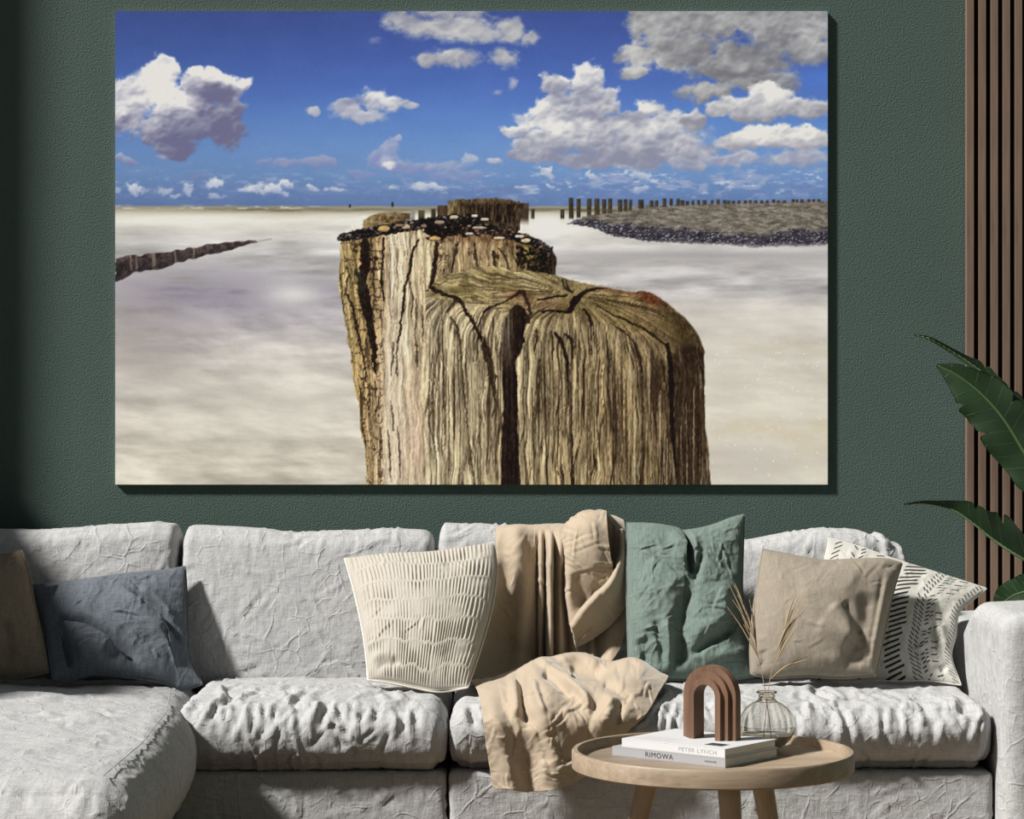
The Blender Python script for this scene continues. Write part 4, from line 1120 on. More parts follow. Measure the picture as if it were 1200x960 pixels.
# cream pleated cotton
def cream_bands(U, V):
    vv = V + .016 * np.sin(U * 7 + 1) + .03 * (U - .5) + .02 * vnoise(U * 9, V * 2, seed=77) + .012 * (_hash(np.floor(U * 36), U * 0, U * 0, 3) - .5)
    band = vv * 6.6
    k = np.floor(band); fb = band - k
    ph = _hash(k, k * 0, k * 0, 5) * 6.28
    w = np.sin(U * 2 * np.pi * 38 + ph + 1.4 * vnoise(U * 14, V * 3, seed=8) * 2.0)
    open_ = sm(.02, .12, fb) * (1 - sm(.90, .99, fb)) * (.85 + .15 * vnoise(U * 23, k * 3.7, seed=6))
    gap = (1 - open_)
    return w, open_, gap
def cream_extra(U, V, px, py):
    w, o, g = cream_bands(U, V)
    return .0024 * w * o * (.7 + .7 * vnoise(U * 9, V * 9, seed=4)) + .0007 * g
pillow('scatter_cushion', 'cream cushion with rows of stitched vertical pleats, partly under the tan throw', [(404, 655), (450, 652), (500, 650), (545, 643), (579, 636)], [(579, 636), (582, 670), (577, 710), (565, 755), (548, 806)],
       [(431, 797), (455, 800), (485, 806), (515, 811), (548, 806)], [(404, 655), (414, 690), (424, 735), (429, 770), (431, 797)], (6.52, 6.52, 6.19, 6.24), .085, M_CREAM,
       [([(440, 800), (450, 788), (470, 790)], 4, -.012), ([(434, 782), (448, 780), (464, 788)], 5, .008), ([(560, 645), (545, 665), (520, 680)], 9, -.005)],
       n=280, seed=321, ncr=26, relief=(.004, .001), extra=cream_extra, camp=.0020, seam=M_SEAMW)

# sage green linen
pillow('scatter_cushion', 'crumpled sage green linen cushion with a deep dent in its top', [(735, 613), (765, 614), (790, 618), (800, 622), (830, 617), (855, 608), (872, 603)], [(872, 603), (871, 640), (870, 690), (874, 740), (888, 792)],
       [(737, 794), (770, 796), (820, 797), (860, 796), (888, 792)], [(735, 613), (734, 660), (735, 720), (737, 794)], (6.55, 6.56, 6.39, 6.40), .085, M_SAGE,
       [([(797, 616), (803, 640), (806, 665), (810, 686)], 5, -.030, .4), ([(812, 690), (818, 672), (822, 655)], 4, -.018), ([(788, 624), (795, 650), (800, 672)], 7, .014), ([(812, 632), (814, 655)], 5, .012),
        ([(808, 690), (800, 720), (796, 750), (792, 796)], 11, -.026), ([(775, 735), (782, 760), (783, 794)], 6, .018), ([(766, 732), (775, 765), (777, 792)], 5, -.014), ([(748, 752), (758, 775), (764, 792)], 9, -.016),
        ([(864, 690), (866, 720), (856, 745), (830, 762), (806, 776)], 6, -.020, -.5), ([(850, 690), (850, 725), (830, 745), (810, 762)], 12, .014), ([(866, 640), (858, 680)], 12, -.008), ([(745, 700), (770, 690), (790, 700)], 16, .010),
        ([(752, 640), (770, 660), (792, 680), (812, 698)], 4, -.006), ([(820, 790), (850, 775), (880, 770)], 8, .008)],
       n=210, seed=331, ncr=90, relief=(.007, .0035), camp=.0034)

# beige canvas
pillow('scatter_cushion', 'beige canvas cushion with a crumpled lower corner in front of the patterned one', [(894, 644), (930, 651), (965, 657), (1000, 656), (1035, 655), (1057, 660)], [(1057, 660), (1048, 690), (1040, 725), (1033, 760), (1026, 792)],
       [(880, 790), (905, 795), (945, 793), (985, 795), (1026, 792)], [(894, 644), (888, 680), (882, 720), (879, 760), (880, 790)], (6.45, 6.42, 6.29, 6.33), .085, M_BEIGE,
       [([(986, 716), (998, 732), (1008, 752)], 5, -.012, .4), ([(972, 720), (988, 738), (1004, 756)], 7, .010), ([(1014, 700), (1013, 735), (1006, 762), (1000, 793)], 12, -.015, .3), ([(1004, 756), (994, 772), (988, 794)], 6, -.010),
        ([(955, 742), (982, 754), (1004, 764)], 9, .008), ([(950, 782), (980, 782), (1000, 776)], 7, .005), ([(1040, 676), (1032, 725), (1022, 785)], 5, .010), ([(1034, 676), (1026, 725), (1016, 785)], 3, -.006), ([(895, 790), (892, 765)], 6, -.008), ([(985, 655), (978, 668)], 4, -.006), ([(965, 655), (958, 672)], 5, -.006), ([(1048, 660), (1034, 674)], 6, -.006), ([(930, 700), (975, 690), (1005, 700)], 26, .006)],
       n=180, seed=341, ncr=22, relief=(.004, .001))

# white cushion with black block-printed marks
def patt_col(U, V, px, py):
    k = np.zeros_like(U)
    jit = lambda q, s: _hash(q, q * 0 + s, q * 0, 9)
    def ladder(uc, uw, dv, slope, thick, skip=0.0, seed=0, vo=0.0):
        nonlocal k
        w = (V + vo) / dv + slope * (U - uc) / uw
        r = np.floor(w); f = w - r
        on = (jit(r, seed) > skip)
        off = (jit(r, seed + 3) - .5) * uw * .25
        k = np.maximum(k, on * (1 - sm(thick * .7, thick * 1.2, np.abs(f - .5))) * (1 - sm(uw * .42, uw * .5, np.abs(U - uc - off))))
    ladder(.57, .13, .043, 1.6, .24, 0, 1)
    ladder(.70, .030, .036, -.9, .20, .12, 2); ladder(.735, .030, .036, -.9, .20, .15, 3, .012)
    ladder(.78, .030, .034, .7, .20, .12, 4); ladder(.81, .024, .034, .7, .20, .3, 5, .01)
    ladder(.865, .05, .062, .35, .10, .35, 6); ladder(.885, .02, .075, -2.2, .10, .3, 7, .02)
    ladder(.965, .04, .034, -1.0, .16, .1, 8)
    ladder(.06, .05, .036, 1.2, .16, 0, 9); ladder(.17, .03, .036, -.9, .2, .1, 10); ladder(.22, .03, .036, .9, .2, .1, 11); ladder(.33, .05, .06, .4, .1, .3, 12)
    k = np.clip(k, 0, 1)[..., None]
    return np.array([1, 1, 1.]) * (1 - k) + np.array([.045, .045, .05]) * k
pillow('scatter_cushion', 'off-white cushion with black block-printed dashes against the sofa arm', [(972, 631), (1010, 642), (1050, 656), (1100, 672), (1156, 690)], [(1156, 690), (1140, 703), (1124, 718), (1120, 745), (1115, 770), (1126, 803)],
       [(950, 798), (1000, 797), (1050, 798), (1090, 798), (1126, 803)], [(972, 631), (962, 680), (955, 740), (950, 798)], (6.60, 6.53, 6.38, 6.45), .036, M_PATT,
       [([(1085, 735), (1100, 760), (1118, 785)], 6, -.014), ([(1100, 735), (1112, 765)], 6, .010), ([(1120, 775), (1100, 790)], 4, -.01), ([(1075, 760), (1095, 790)], 6, .008), ([(1120, 715), (1100, 725)], 8, -.006)],
       n=260, seed=351, ncr=30, relief=(.004, .002), col=patt_col, back=.5, seam=M_SEAMW)
# ------------------------------------------------------------------ tan throw: one cloth gathered over the sofa back and spilling over the seat
def net_surface(rows, nu, nv):
    """rows of control points (px,py,Y); returns dense photo-plane grid + depth"""
    dense = np.stack([polyline(r, nu) for r in rows])            # rows x nu x 3
    cols = [polyline(dense[:, j], nv) for j in range(nu)]         # nu x nv x 3
    return np.stack(cols, 1)                                      # nv x nu x 3
THROW_V, THROW_Q, _o = [], [], [0]
def throw_sheet(rows, nu, nv, folds=(), seed=0, relief=(.002, .0012), ncr=12, camp=.0014, thick=.0022, fs=1.0, along=None):
    S = net_surface(rows, nu, nv)
    px, py, Yd = S[..., 0], S[..., 1], S[..., 2]
    P = np.stack([(px - 600) * Yd / F_PX, Yd, CAM_H - (py - 480) * Yd / F_PX], -1)
    N = np.cross(np.gradient(P, axis=1), np.gradient(P, axis=0)); N /= np.linalg.norm(N, axis=-1, keepdims=True) + 1e-12
    flip = N[nv // 2, nu // 2, 1] > 0
    N = np.where((N[..., 1:2] > .25) & (not flip), N, N)
    if flip: N = -N
    f = np.zeros(px.shape)
    for fo in folds: f += fold(px, py, *fo) * fs
    x_, y_ = px / 420.0, py / 420.0
    f += soft_relief(x_, y_, seed, relief[0], relief[1], 9, 22)
    f += creases(x_.ravel(), y_.ravel(), ncr, seed + 3, (x_.min(), x_.max(), y_.min(), y_.max()), (.02, .08), (.003, .005), camp, .9, 1.5).reshape(px.shape)
    P = P + (N if along is None else np.array(along, float)) * f[..., None]
    N = np.cross(np.gradient(P, axis=1), np.gradient(P, axis=0)); N /= np.linalg.norm(N, axis=-1, keepdims=True) + 1e-12
    if flip: N = -N
    A_, B_ = P + N * thick, P - N * thick
    n = nu * nv; o = _o[0]
    THROW_V.append(A_.reshape(-1, 3)); THROW_V.append(B_.reshape(-1, 3))
    q = grid_quads(nv, nu)
    fl = (lambda z: z if flip else z[:, ::-1])
    THROW_Q.append(fl(q) + o); THROW_Q.append(fl(q)[:, ::-1] + n + o)
    i = np.arange(nu - 1); j = np.arange(nv - 1)
    for a, b in ((i, i + 1), ((nv - 1) * nu + i + 1, (nv - 1) * nu + i), ((j + 1) * nu, j * nu), (j * nu + nu - 1, (j + 1) * nu + nu - 1)):
        THROW_Q.append(np.stack([a, b, b + n, a + n], -1) + o)
    _o[0] += 2 * n

# left hanging panel
throw_sheet([[(584, 622, 6.86), (606, 620, 6.86), (629, 620, 6.86)],
             [(582, 617, 6.73), (606, 615, 6.73), (629, 615, 6.73)],
             [(581, 624, 6.635), (592, 622, 6.625), (606, 621, 6.61), (618, 621, 6.625), (629, 622, 6.63)],
             [(582, 655, 6.585), (592, 655, 6.585), (606, 655, 6.565), (618, 655, 6.58), (627, 655, 6.595)],
             [(578, 690, 6.545), (590, 692, 6.57), (604, 692, 6.565), (616, 690, 6.565), (626, 688, 6.585)],
             [(564, 735, 6.50), (582, 738, 6.55), (600, 740, 6.56), (614, 735, 6.55), (625, 730, 6.575)],
             [(551, 775, 6.44), (572, 778, 6.50), (594, 778, 6.54), (612, 768, 6.53), (624, 762, 6.565)],
             [(546, 801, 6.40), (566, 803, 6.44), (588, 800, 6.47), (608, 790, 6.49), (622, 782, 6.52)]], 46, 90,
            [([(606, 622), (607, 650), (612, 700), (612, 770)], 9, .010), ([(590, 650), (596, 700), (585, 770)], 14, -.010)], seed=401, ncr=40, camp=.0022)
# narrow pleats in the gap
def pl(y, k=0): return [(626, y, 6.60 - k), (631, y, 6.612 - k), (634, y, 6.565 - k), (639, y, 6.612 - k), (645, y, 6.50 - k), (649, y, 6.57 - k), (657, y, 6.535 - k), (666, y, 6.59 - k), (675, y, 6.55 - k), (686, y, 6.59 - k)]
throw_sheet([[(p[0], 622, 6.86) for p in pl(0)], [(p[0], 615, 6.73) for p in pl(0)], [(p[0], 622, 6.615) for p in pl(0)], pl(650, -.004), pl(690), pl(730, .012), pl(775, .03)], 90, 70, [], seed=411, ncr=8)
# the big lobe: a flat face with a free right edge
throw_sheet([[(664, 620, 6.86), (690, 614, 6.86), (712, 614, 6.86)],
             [(664, 612, 6.72), (688, 600, 6.70), (711, 601, 6.70)],
             [(660, 622, 6.60), (664, 616, 6.575), (668, 611, 6.555), (688, 604, 6.535), (711, 604, 6.53)],
             [(650, 652, 6.588), (660, 645, 6.56), (667, 640, 6.505), (690, 640, 6.485), (714, 640, 6.490)],
             [(650, 677, 6.588), (659, 674, 6.567), (666, 672, 6.495), (690, 676, 6.490), (719, 672, 6.497)],
             [(654, 702, 6.582), (661, 700, 6.562), (666, 700, 6.492), (686, 702, 6.507), (717, 690, 6.500)],
             [(662, 731, 6.577), (667, 730, 6.555), (670, 728, 6.490), (684, 722, 6.482), (700, 714, 6.480)],
             [(672, 758, 6.570), (674, 757, 6.550), (676, 755, 6.500), (684, 748, 6.477), (692, 740, 6.475)]], 90, 110,
            [([(674, 668), (680, 696), (690, 710), (702, 702)], 8, -.012), ([(658, 640), (657, 690), (664, 740)], 3.5, -.010), ([(690, 608), (694, 640), (700, 670)], 12, .006)], seed=421, ncr=60, camp=.0026)
throw_sheet([[(706, 618, 6.86), (720, 618, 6.86), (732, 622, 6.86)], [(706, 604, 6.72), (720, 606, 6.72), (730, 610, 6.72)], [(706, 612, 6.61), (720, 612, 6.605), (732, 618, 6.605)],
             [(708, 650, 6.60), (722, 650, 6.575), (738, 655, 6.58)], [(710, 695, 6.59), (722, 698, 6.57), (736, 704, 6.57)]], 36, 50, [([(718, 610), (719, 690)], 3, -.01)], seed=425, ncr=4)
# turned-over band that crosses the lobe, its upper edge standing proud
throw_sheet([[(724, 622, 6.57), (727, 620, 6.548), (731, 622, 6.552), (736, 636, 6.572)],
             [(726, 648, 6.55), (728, 649, 6.515), (732, 655, 6.522), (738, 668, 6.562)],
             [(714, 679, 6.515), (716, 681, 6.468), (721, 688, 6.476), (733, 706, 6.532)],
             [(697, 696, 6.495), (699, 698, 6.450), (704, 707, 6.458), (716, 732, 6.512)],
             [(681, 713, 6.49), (683, 715, 6.450), (687, 725, 6.458), (695, 748, 6.500)],
             [(667, 732, 6.50), (669, 734, 6.470), (671, 741, 6.472), (675, 759, 6.497)]], 50, 90, [], seed=431, ncr=14, camp=.002)
# tail below the band
throw_sheet([[(684, 730, 6.575), (712, 712, 6.565), (737, 684, 6.575)], [(686, 748, 6.56), (694, 744, 6.535), (698, 742, 6.56), (714, 735, 6.53), (736, 712, 6.55)],
             [(688, 762, 6.53), (694, 760, 6.51), (699, 758, 6.54), (714, 755, 6.50), (733, 738, 6.52)], [(690, 774, 6.50), (696, 776, 6.48), (700, 774, 6.51), (713, 779, 6.47), (726, 762, 6.49)]], 40, 44, [], seed=441, ncr=6)
# heap on the seat and the drape over its front
throw_sheet([[(549, 800, 6.43), (580, 798, 6.42), (612, 792, 6.44), (640, 782, 6.46), (680, 776, 6.47), (715, 782, 6.45), (745, 781, 6.42), (776, 797, 6.36)],
             [(550, 799, 6.38), (580, 794, 6.37), (612, 782, 6.38), (640, 772, 6.40), (680, 768, 6.41), (712, 776, 6.38), (744, 772, 6.34), (780, 795, 6.30)],
             [(556, 804, 6.25), (580, 799, 6.24), (606, 794, 6.24), (628, 777, 6.25), (664, 788, 6.27), (703, 792, 6.25), (742, 780, 6.22), (783, 796, 6.22)],
             [(562, 818, 6.08), (585, 812, 6.06), (610, 812, 6.06), (635, 798, 6.05), (665, 802, 6.06), (700, 803, 6.06), (740, 800, 6.06), (773, 812, 6.09)],
             [(566, 842, 5.958), (590, 842, 5.935), (615, 848, 5.955), (640, 838, 5.925), (668, 842, 5.945), (700, 838, 5.93), (735, 836, 5.95), (757, 838, 5.972)],
             [(571, 880, 5.955), (595, 882, 5.935), (620, 886, 5.96), (648, 880, 5.925), (675, 880, 5.95), (698, 872, 5.94), (716, 865, 5.945), (735, 858, 5.965)],
             [(578, 923, 5.955), (600, 927, 5.935), (622, 928, 5.965), (648, 926, 5.93), (668, 919, 5.95), (685, 911, 5.955), (697, 905, 5.958), (708, 896, 5.96)]], 200, 190,
            [([(626, 772), (645, 785), (668, 803), (685, 820), (692, 838)], 4.5, .020, .5), ([(634, 786), (652, 800), (672, 818)], 6, -.022), ([(612, 790), (612, 820), (618, 850)], 5, -.016), ([(600, 795), (604, 815), (606, 842)], 5, .014),
             ([(625, 796), (628, 815), (638, 842)], 4, .014), ([(585, 800), (592, 830), (606, 880), (622, 926)], 10, -.016), ([(622, 830), (630, 860), (640, 900)], 8, -.016), ([(620, 845), (634, 880), (640, 925)], 5, .012),
             ([(660, 782), (690, 790), (710, 794)], 6, -.014), ([(650, 776), (680, 772), (705, 782)], 6, .012), ([(668, 778), (666, 792), (672, 798)], 4, .010), ([(720, 790), (735, 785), (745, 774)], 7, -.010), ([(705, 800), (725, 812), (740, 822)], 6, -.012),
             ([(645, 850), (655, 875), (672, 895)], 7, -.014), ([(700, 820), (690, 850), (685, 880)], 7, -.012), ([(715, 815), (712, 850)], 6, .010), ([(660, 830), (672, 850), (690, 860)], 6, .010), ([(728, 822), (724, 850)], 5, -.010), ([(650, 905), (670, 898), (690, 890)], 4, .006)],
            seed=451, relief=(.006, .003), ncr=70, camp=.0030, fs=1.25, along=(0, -.78, .62))
M_THROW = linen_mat('tan_brushed_cotton', (.40, .325, .24), var=.05, thread=700, bstr=.12, sheen=.25)
_V = np.concatenate(THROW_V); _Q = np.concatenate(THROW_Q)
tag(link('throw_blanket', raw_mesh('throw_blanket', _V, _Q), M_THROW), 'tan cotton throw draped over the sofa back and spilling over the seat edge', 'throw')
# ------------------------------------------------------------------ tray table and what stands on it
TCX, TCY, TZ = (835 - 600) / 550.0, 5.09, .476            # centre and rim height
M_OAK = wood_mat('light_oak', (.35, .275, .198), (.21, .155, .105), 'X', 16, 0.5)
M_OAKL = wood_mat('oak_leg', (.42, .335, .24), (.29, .22, .15), 'Z', 20, 0.5)
TABLE = empty('tray_table', (TCX, TCY, 0), 'round light oak tray table with a raised rim and splayed legs', 'table')
R, th, rimw = .300, .043, .014
prof = [(0, TZ - th), (R - .02, TZ - th), (R - .004, TZ - th + .002), (R, TZ - th + .006), (R, TZ - .004), (R - .003, TZ), (R - rimw + .002, TZ), (R - rimw, TZ - .003), (R - rimw - .002, TZ - .018), (R - rimw - .006, TZ - .021), (0, TZ - .021)]
def shift(me, d):
    me.transform(Matrix.Translation(d)); return me
top = link('tray_top', lathe_mesh('tray_top', [(0.0001, TZ - th + .0) if k == 0 else p for k, p in enumerate(prof)], 96), M_OAK)
top.location = (0, 0, 0); top.parent = TABLE
for p in top.data.polygons: p.use_smooth = True
md = top.modifiers.new('edges', 'EDGE_SPLIT'); md.split_angle = math.radians(40)
for a in (159, 279, 39):
    c, s_ = math.cos(math.radians(a)), math.sin(math.radians(a))
    pts = [(c * (.138 + .105 * t), s_ * (.138 + .105 * t), (TZ - th) * (1 - t)) for t in np.linspace(-.0, 1, 12)]
    leg = link('leg', tube_mesh('leg', pts, list(np.interp(np.linspace(0, 1, 12), [0, .12, 1], [.0235, .0235, .014])), 24), M_OAKL)
    leg.parent = TABLE
TF = TZ - .021                                             # tray floor

# books
def ang_frame(p, q):
    d = Vector((q[0] - p[0], q[1] - p[1], 0)); return math.atan2(d.y, d.x)
def text_mesh(body, size, mat, parent, loc, rot, extrude=.0002, squash=1.0, font_bold=0.0):
    cu = bpy.data.curves.new('lettering', 'FONT'); cu.body = body; cu.size = size; cu.align_x = 'LEFT'; cu.align_y = 'CENTER'; cu.extrude = extrude; cu.offset = 0.0; cu.space_character = 1.12
    t = bpy.data.objects.new('lettering', cu); COL.objects.link(t)
    dg = bpy.context.evaluated_depsgraph_get(); dg.update()
    me = bpy.data.meshes.new_from_object(t.evaluated_get(dg))
    bpy.data.objects.remove(t)
    me.materials.clear()
    o = link('lettering', me, mat, parent)
    o.location = loc; o.rotation_euler = rot; o.scale = (squash, 1, 1)
    return o
def book(label, corner, ang, L, D, z, T, cover, pages, hollow=.004):
    """corner: near right corner of the spine; spine runs back along -x' , depth along y'"""
    root = empty('book', (corner[0], corner[1], z), label, 'book', 'coffee table books on the tray')
    root.rotation_euler = (0, 0, ang)
    ct = .0022
    # the cover wraps bottom, spine (front, y=0) and top
    bm = bmesh.new()
    add_box(bm, -L, 0, 0, D, 0, ct, .0006); add_box(bm, -L, 0, 0, D, T - ct, T, .0006); add_box(bm, -L, 0, 0, ct * 1.2, ct * .5, T - ct * .5)
    bm_obj('cover', bm, cover, root)
    box_obj('page_block', -L + .004, -.003, ct * 1.2, D - .004, ct, T - ct, pages, root)
    return root
M_PAGES, nt, b = new_mat('page_edges', (.62, .60, .56), 0.85)
g = noise_node(nt, (.02, .02, 1), 900, 1.0); nt.links.new(ramp(nt, g, [(.3, (.46, .44, .41)), (.7, (.70, .68, .64))]), b.inputs['Base Color'])
M_BKW, _, _ = new_mat('white_book_cloth', (.57, .57, .575), 0.55)
M_BKG, _, _ = new_mat('grey_book_cloth', (.33, .33, .34), 0.5)
M_INK, _, _ = new_mat('black_ink', (.02, .02, .022), 0.6)
M_PALEINK, _, _ = new_mat('pale_grey_ink', (.33, .32, .34), 0.6)
def tray_pt(px, py, z):
    Y = (CAM_H - z) * F_PX / (py - 480.0); return ((px - 600) * Y / F_PX, Y)
bk_c = tray_pt(850, 900.5, TF); bk_l = tray_pt(717.5, 885.5, TF)
ba = ang_frame(bk_l, bk_c)
Lb = math.hypot(bk_c[0] - bk_l[0], bk_c[1] - bk_l[1])
b1 = book('grey cloth coffee table book with black spine title lying under the white one', bk_c, ba, Lb, .205, TF, .0205, M_BKG, M_PAGES)
RX = (math.radians(90), 0, 0)
text_mesh('RIMOWA', .0155, M_INK, b1, (-.205, -.0002, .0100), RX, squash=1.05, font_bold=.0002)
text_mesh('ASSOULINE', .0048, M_INK, b1, (-.052, -.0002, .0100), RX, squash=1.1, font_bold=.0002)
T1 = TF + .0205
wl = tray_pt(731, 875.3, T1)
b2 = book('white coffee table book on top of the grey one, under the wooden arch', (bk_c[0] - .0008, bk_c[1] + .0008), ba, math.hypot(bk_c[0] - wl[0], bk_c[1] - wl[1]), .200, T1, .0190, M_BKW, M_PAGES)
text_mesh('PETER LYNCH', .0118, M_PALEINK, b2, (-.118, -.0002, .0092), RX, squash=1.2)
M_NAVY, _, _ = new_mat('dark_label', (.03, .032, .04), 0.5)
box_obj('cover_label', -.073, -.028, .030, .062, .0190, .0192, M_NAVY, b2)
for k in range(9):                                          # faint lines of small print along the cover's edge
    box_obj('small_print', -.245 + (k % 3) * .003, -.135 - (k * 37 % 5) * .006, .012 + k * .0065, .0132 + k * .0065, .0190, .0191, M_PALEINK, b2)
T2 = T1 + .0190

# stepped wooden arch
M_WAL = wood_mat('warm_walnut', (.175, .100, .064), (.105, .058, .037), 'Z', 38, 0.45)
ax, ay = tray_pt(831, 866.0, T2)
ARCH = empty('wooden_arch', (ax, ay, T2), 'stepped walnut wood arch ornament standing on the white book', 'ornament')
ARCH.rotation_euler = (0, 0, math.radians(-36))
def arch_layer(name, ri, ro, straight, y0, y1, parent, mat):
    n = 40
    inn = [(-ri, 0)] + [(-ri * math.cos(a), straight + ri * math.sin(a)) for a in np.linspace(0, math.pi, n)] + [(ri, 0)]
    out_ = [(-ro, 0)] + [(-ro * math.cos(a), straight + ro * math.sin(a)) for a in np.linspace(0, math.pi, n)] + [(ro, 0)]
    bm = bmesh.new()
    rows = []
    for (xi, zi), (xo, zo) in zip(inn, out_):
        rows.append([bm.verts.new(v) for v in ((xi, y0, zi), (xo, y0, zo), (xo, y1, zo), (xi, y1, zi))])
    for a, b_ in zip(rows[:-1], rows[1:]):
        for k in range(4): bm.faces.new((a[k], a[(k + 1) % 4], b_[(k + 1) % 4], b_[k]))
    bm.faces.new(rows[0]); bm.faces.new(rows[-1][::-1])
    bmesh.ops.bevel(bm, geom=[e for e in bm.edges if e.calc_face_angle(0) > .8], offset=.0006, segments=1, affect='EDGES')
    return bm_obj(name, bm, mat, parent)
w = .0130; ri = .0262; st = .092
for k in range(3):
    arch_layer('arch_layer', ri + k * w + (.0001 if k else 0), ri + (k + 1) * w, st, -.020 + k * .0105, .022, ARCH, M_WAL)

# glass bud vase
vx, vy = tray_pt(898.5, 880, TF)
VASE = empty('glass_vase', (vx, vy, TF), 'round clear glass bud vase with a little amber water behind the books', 'vase')
M_GLASS, nt, b = new_mat('clear_glass', (1, 1, 1), 0.0, 0.5)
b.inputs['Transmission Weight'].default_value = 1.0; b.inputs['IOR'].default_value = 1.45
b.inputs['Base Color'].default_value = (.97, .96, .93, 1)
M_WATER, nt, b = new_mat('amber_water', (.86, .70, .48), 0.0, 0.5)
b.inputs['Transmission Weight'].default_value = 1.0; b.inputs['IOR'].default_value = 1.33
rb, hb = .0605, .112
outp = []
for a in np.linspace(-90, 68, 70):
    ar = math.radians(a)
    outp.append((max(.0, rb * math.cos(ar) * (1.02 if a < 0 else 1)), hb * .5 + hb * .5 * math.sin(ar) * (1 if a > 0 else .99)))
outp[0] = (.0, .0006); outp = [(0, 0.0004), (.024, .0004)] + [p for p in outp if p[1] > .004]
zt = outp[-1][1]
outp += [(.0195, zt + .003), (.0180, zt + .008), (.0180, zt + .016), (.0225, zt + .0195), (.0225, zt + .0215), (.0205, zt + .0225)]
innp = [(max(0.0, r_ - .0016), z_ + (.0022 if z_ < .01 else 0)) for r_, z_ in outp[:-3]]
gl = link('glass_body', lathe_mesh('glass_body', outp + [(.0165, zt + .0205)] + innp[::-1], 160), M_GLASS, VASE)
lv = .036
wat = [(r_ - .0004 if r_ > 0 else 0, z_ + .0003) for r_, z_ in innp if z_ < lv]
wr = np.interp(lv, [z_ for _, z_ in innp[2:-4]], [r_ for r_, _ in innp[2:-4]])
link('water', lathe_mesh('water', wat + [(wr - .0005, lv), (0, lv)], 120), M_WATER, VASE)

# dried grass stems
M_GRASS, _, _ = new_mat('dried_grass', (.36, .27, .165), 0.8)
def grass(label, foot, pts, heads, seed):
    r_ = np.random.RandomState(seed)
    root = empty('dried_grass_stem', foot, label, 'dried grass', 'dried grass stems in the vase')
    S = polyline([foot] + pts, 40)
    place(link('stem', tube_mesh('stem', S, list(np.linspace(.0011, .0006, 40)), 6), M_GRASS), root)
    for (t0, dx, dz, ln) in heads:
        base_ = S[int(t0 * 39)]
        for q in range(3):
            e = base_ + np.array([dx + r_.uniform(-.012, .012), r_.uniform(-.02, .02), dz + r_.uniform(-.01, .02)]) * (.75 + .25 * q)
            mid = base_ * .5 + e * .5 + np.array([r_.uniform(-.004, .004), 0, .008])
            B = polyline([base_, mid, e], 12)
            place(link('spikelet', tube_mesh('spikelet', B, list(np.interp(np.linspace(0, 1, 12), [0, .35, .7, 1], [.0006, .0019, .0014, .0003])), 6), M_GRASS), root)
    return root
def v3(px, py, Y): return at(px, py, Y)
f1 = (vx + .014, vy + .004, TF + .006); f2 = (vx - .010, vy - .004, TF + .006)
grass('pale dried grass stem leaning out of the glass vase towards the sage cushion', f1, [v3(897, 812, vy), v3(893, 790, vy), v3(884, 750, vy), v3(872, 712, vy), v3(860, 686, vy)],
      [(.55, -.045, .10, 1), (.68, -.035, .085, 1), (.60, -.012, .09, 1), (.80, -.02, .05, 1)], 3)
grass('dried grass stem with feathery heads leaning across the beige cushion', f2, [v3(900, 812, vy), v3(904, 790, vy), v3(913, 755, vy), v3(928, 720, vy), v3(948, 690, vy)],
      [(.50, .05, .085, 1), (.60, .055, .085, 1), (.42, .075, .055, 1), (.74, .035, .05, 1)], 5)
# ------------------------------------------------------------------ big-leaved plant beside the arm
PX0, PY0 = 1.93, 6.15
PLANT = empty('potted_plant', (PX0, PY0, 0), 'large green broad-leaved plant beside the sofa arm and slatted panel', 'plant')
M_LEAF, nt, b = new_mat('glossy_leaf', (.02, .05, .015), 0.6, 0.2)
n1 = noise_node(nt, (1, 1, 1), 9, 3.0)
nt.links.new(ramp(nt, n1, [(.3, (.006, .017, .006)), (.7, (.012, .032, .010))]), b.inputs['Base Color'])
b.inputs['Subsurface Weight'].default_value = 0.0
M_RIB, _, _ = new_mat('leaf_rib', (.05, .085, .03), 0.45)
M_STEM, _, _ = new_mat('leaf_stem', (.10, .17, .05), 0.5)
M_POT, _, _ = new_mat('dark_planter', (.05, .05, .05), 0.6)
M_SOIL, _, _ = new_mat('potting_soil', (.035, .025, .018), 0.95)
place(shift_o := link('pot', lathe_mesh('pot', [(0, 0), (.12, 0), (.135, .01), (.165, .30), (.168, .31), (.158, .31), (.15, .285), (0, .285)], 56), M_POT), PLANT)
shift_o.parent = PLANT; shift_o.matrix_parent_inverse = Matrix.Identity(4)
so = link('soil', lathe_mesh('soil', [(0, .287), (.08, .290), (.1495, .287)], 40), M_SOIL, PLANT)
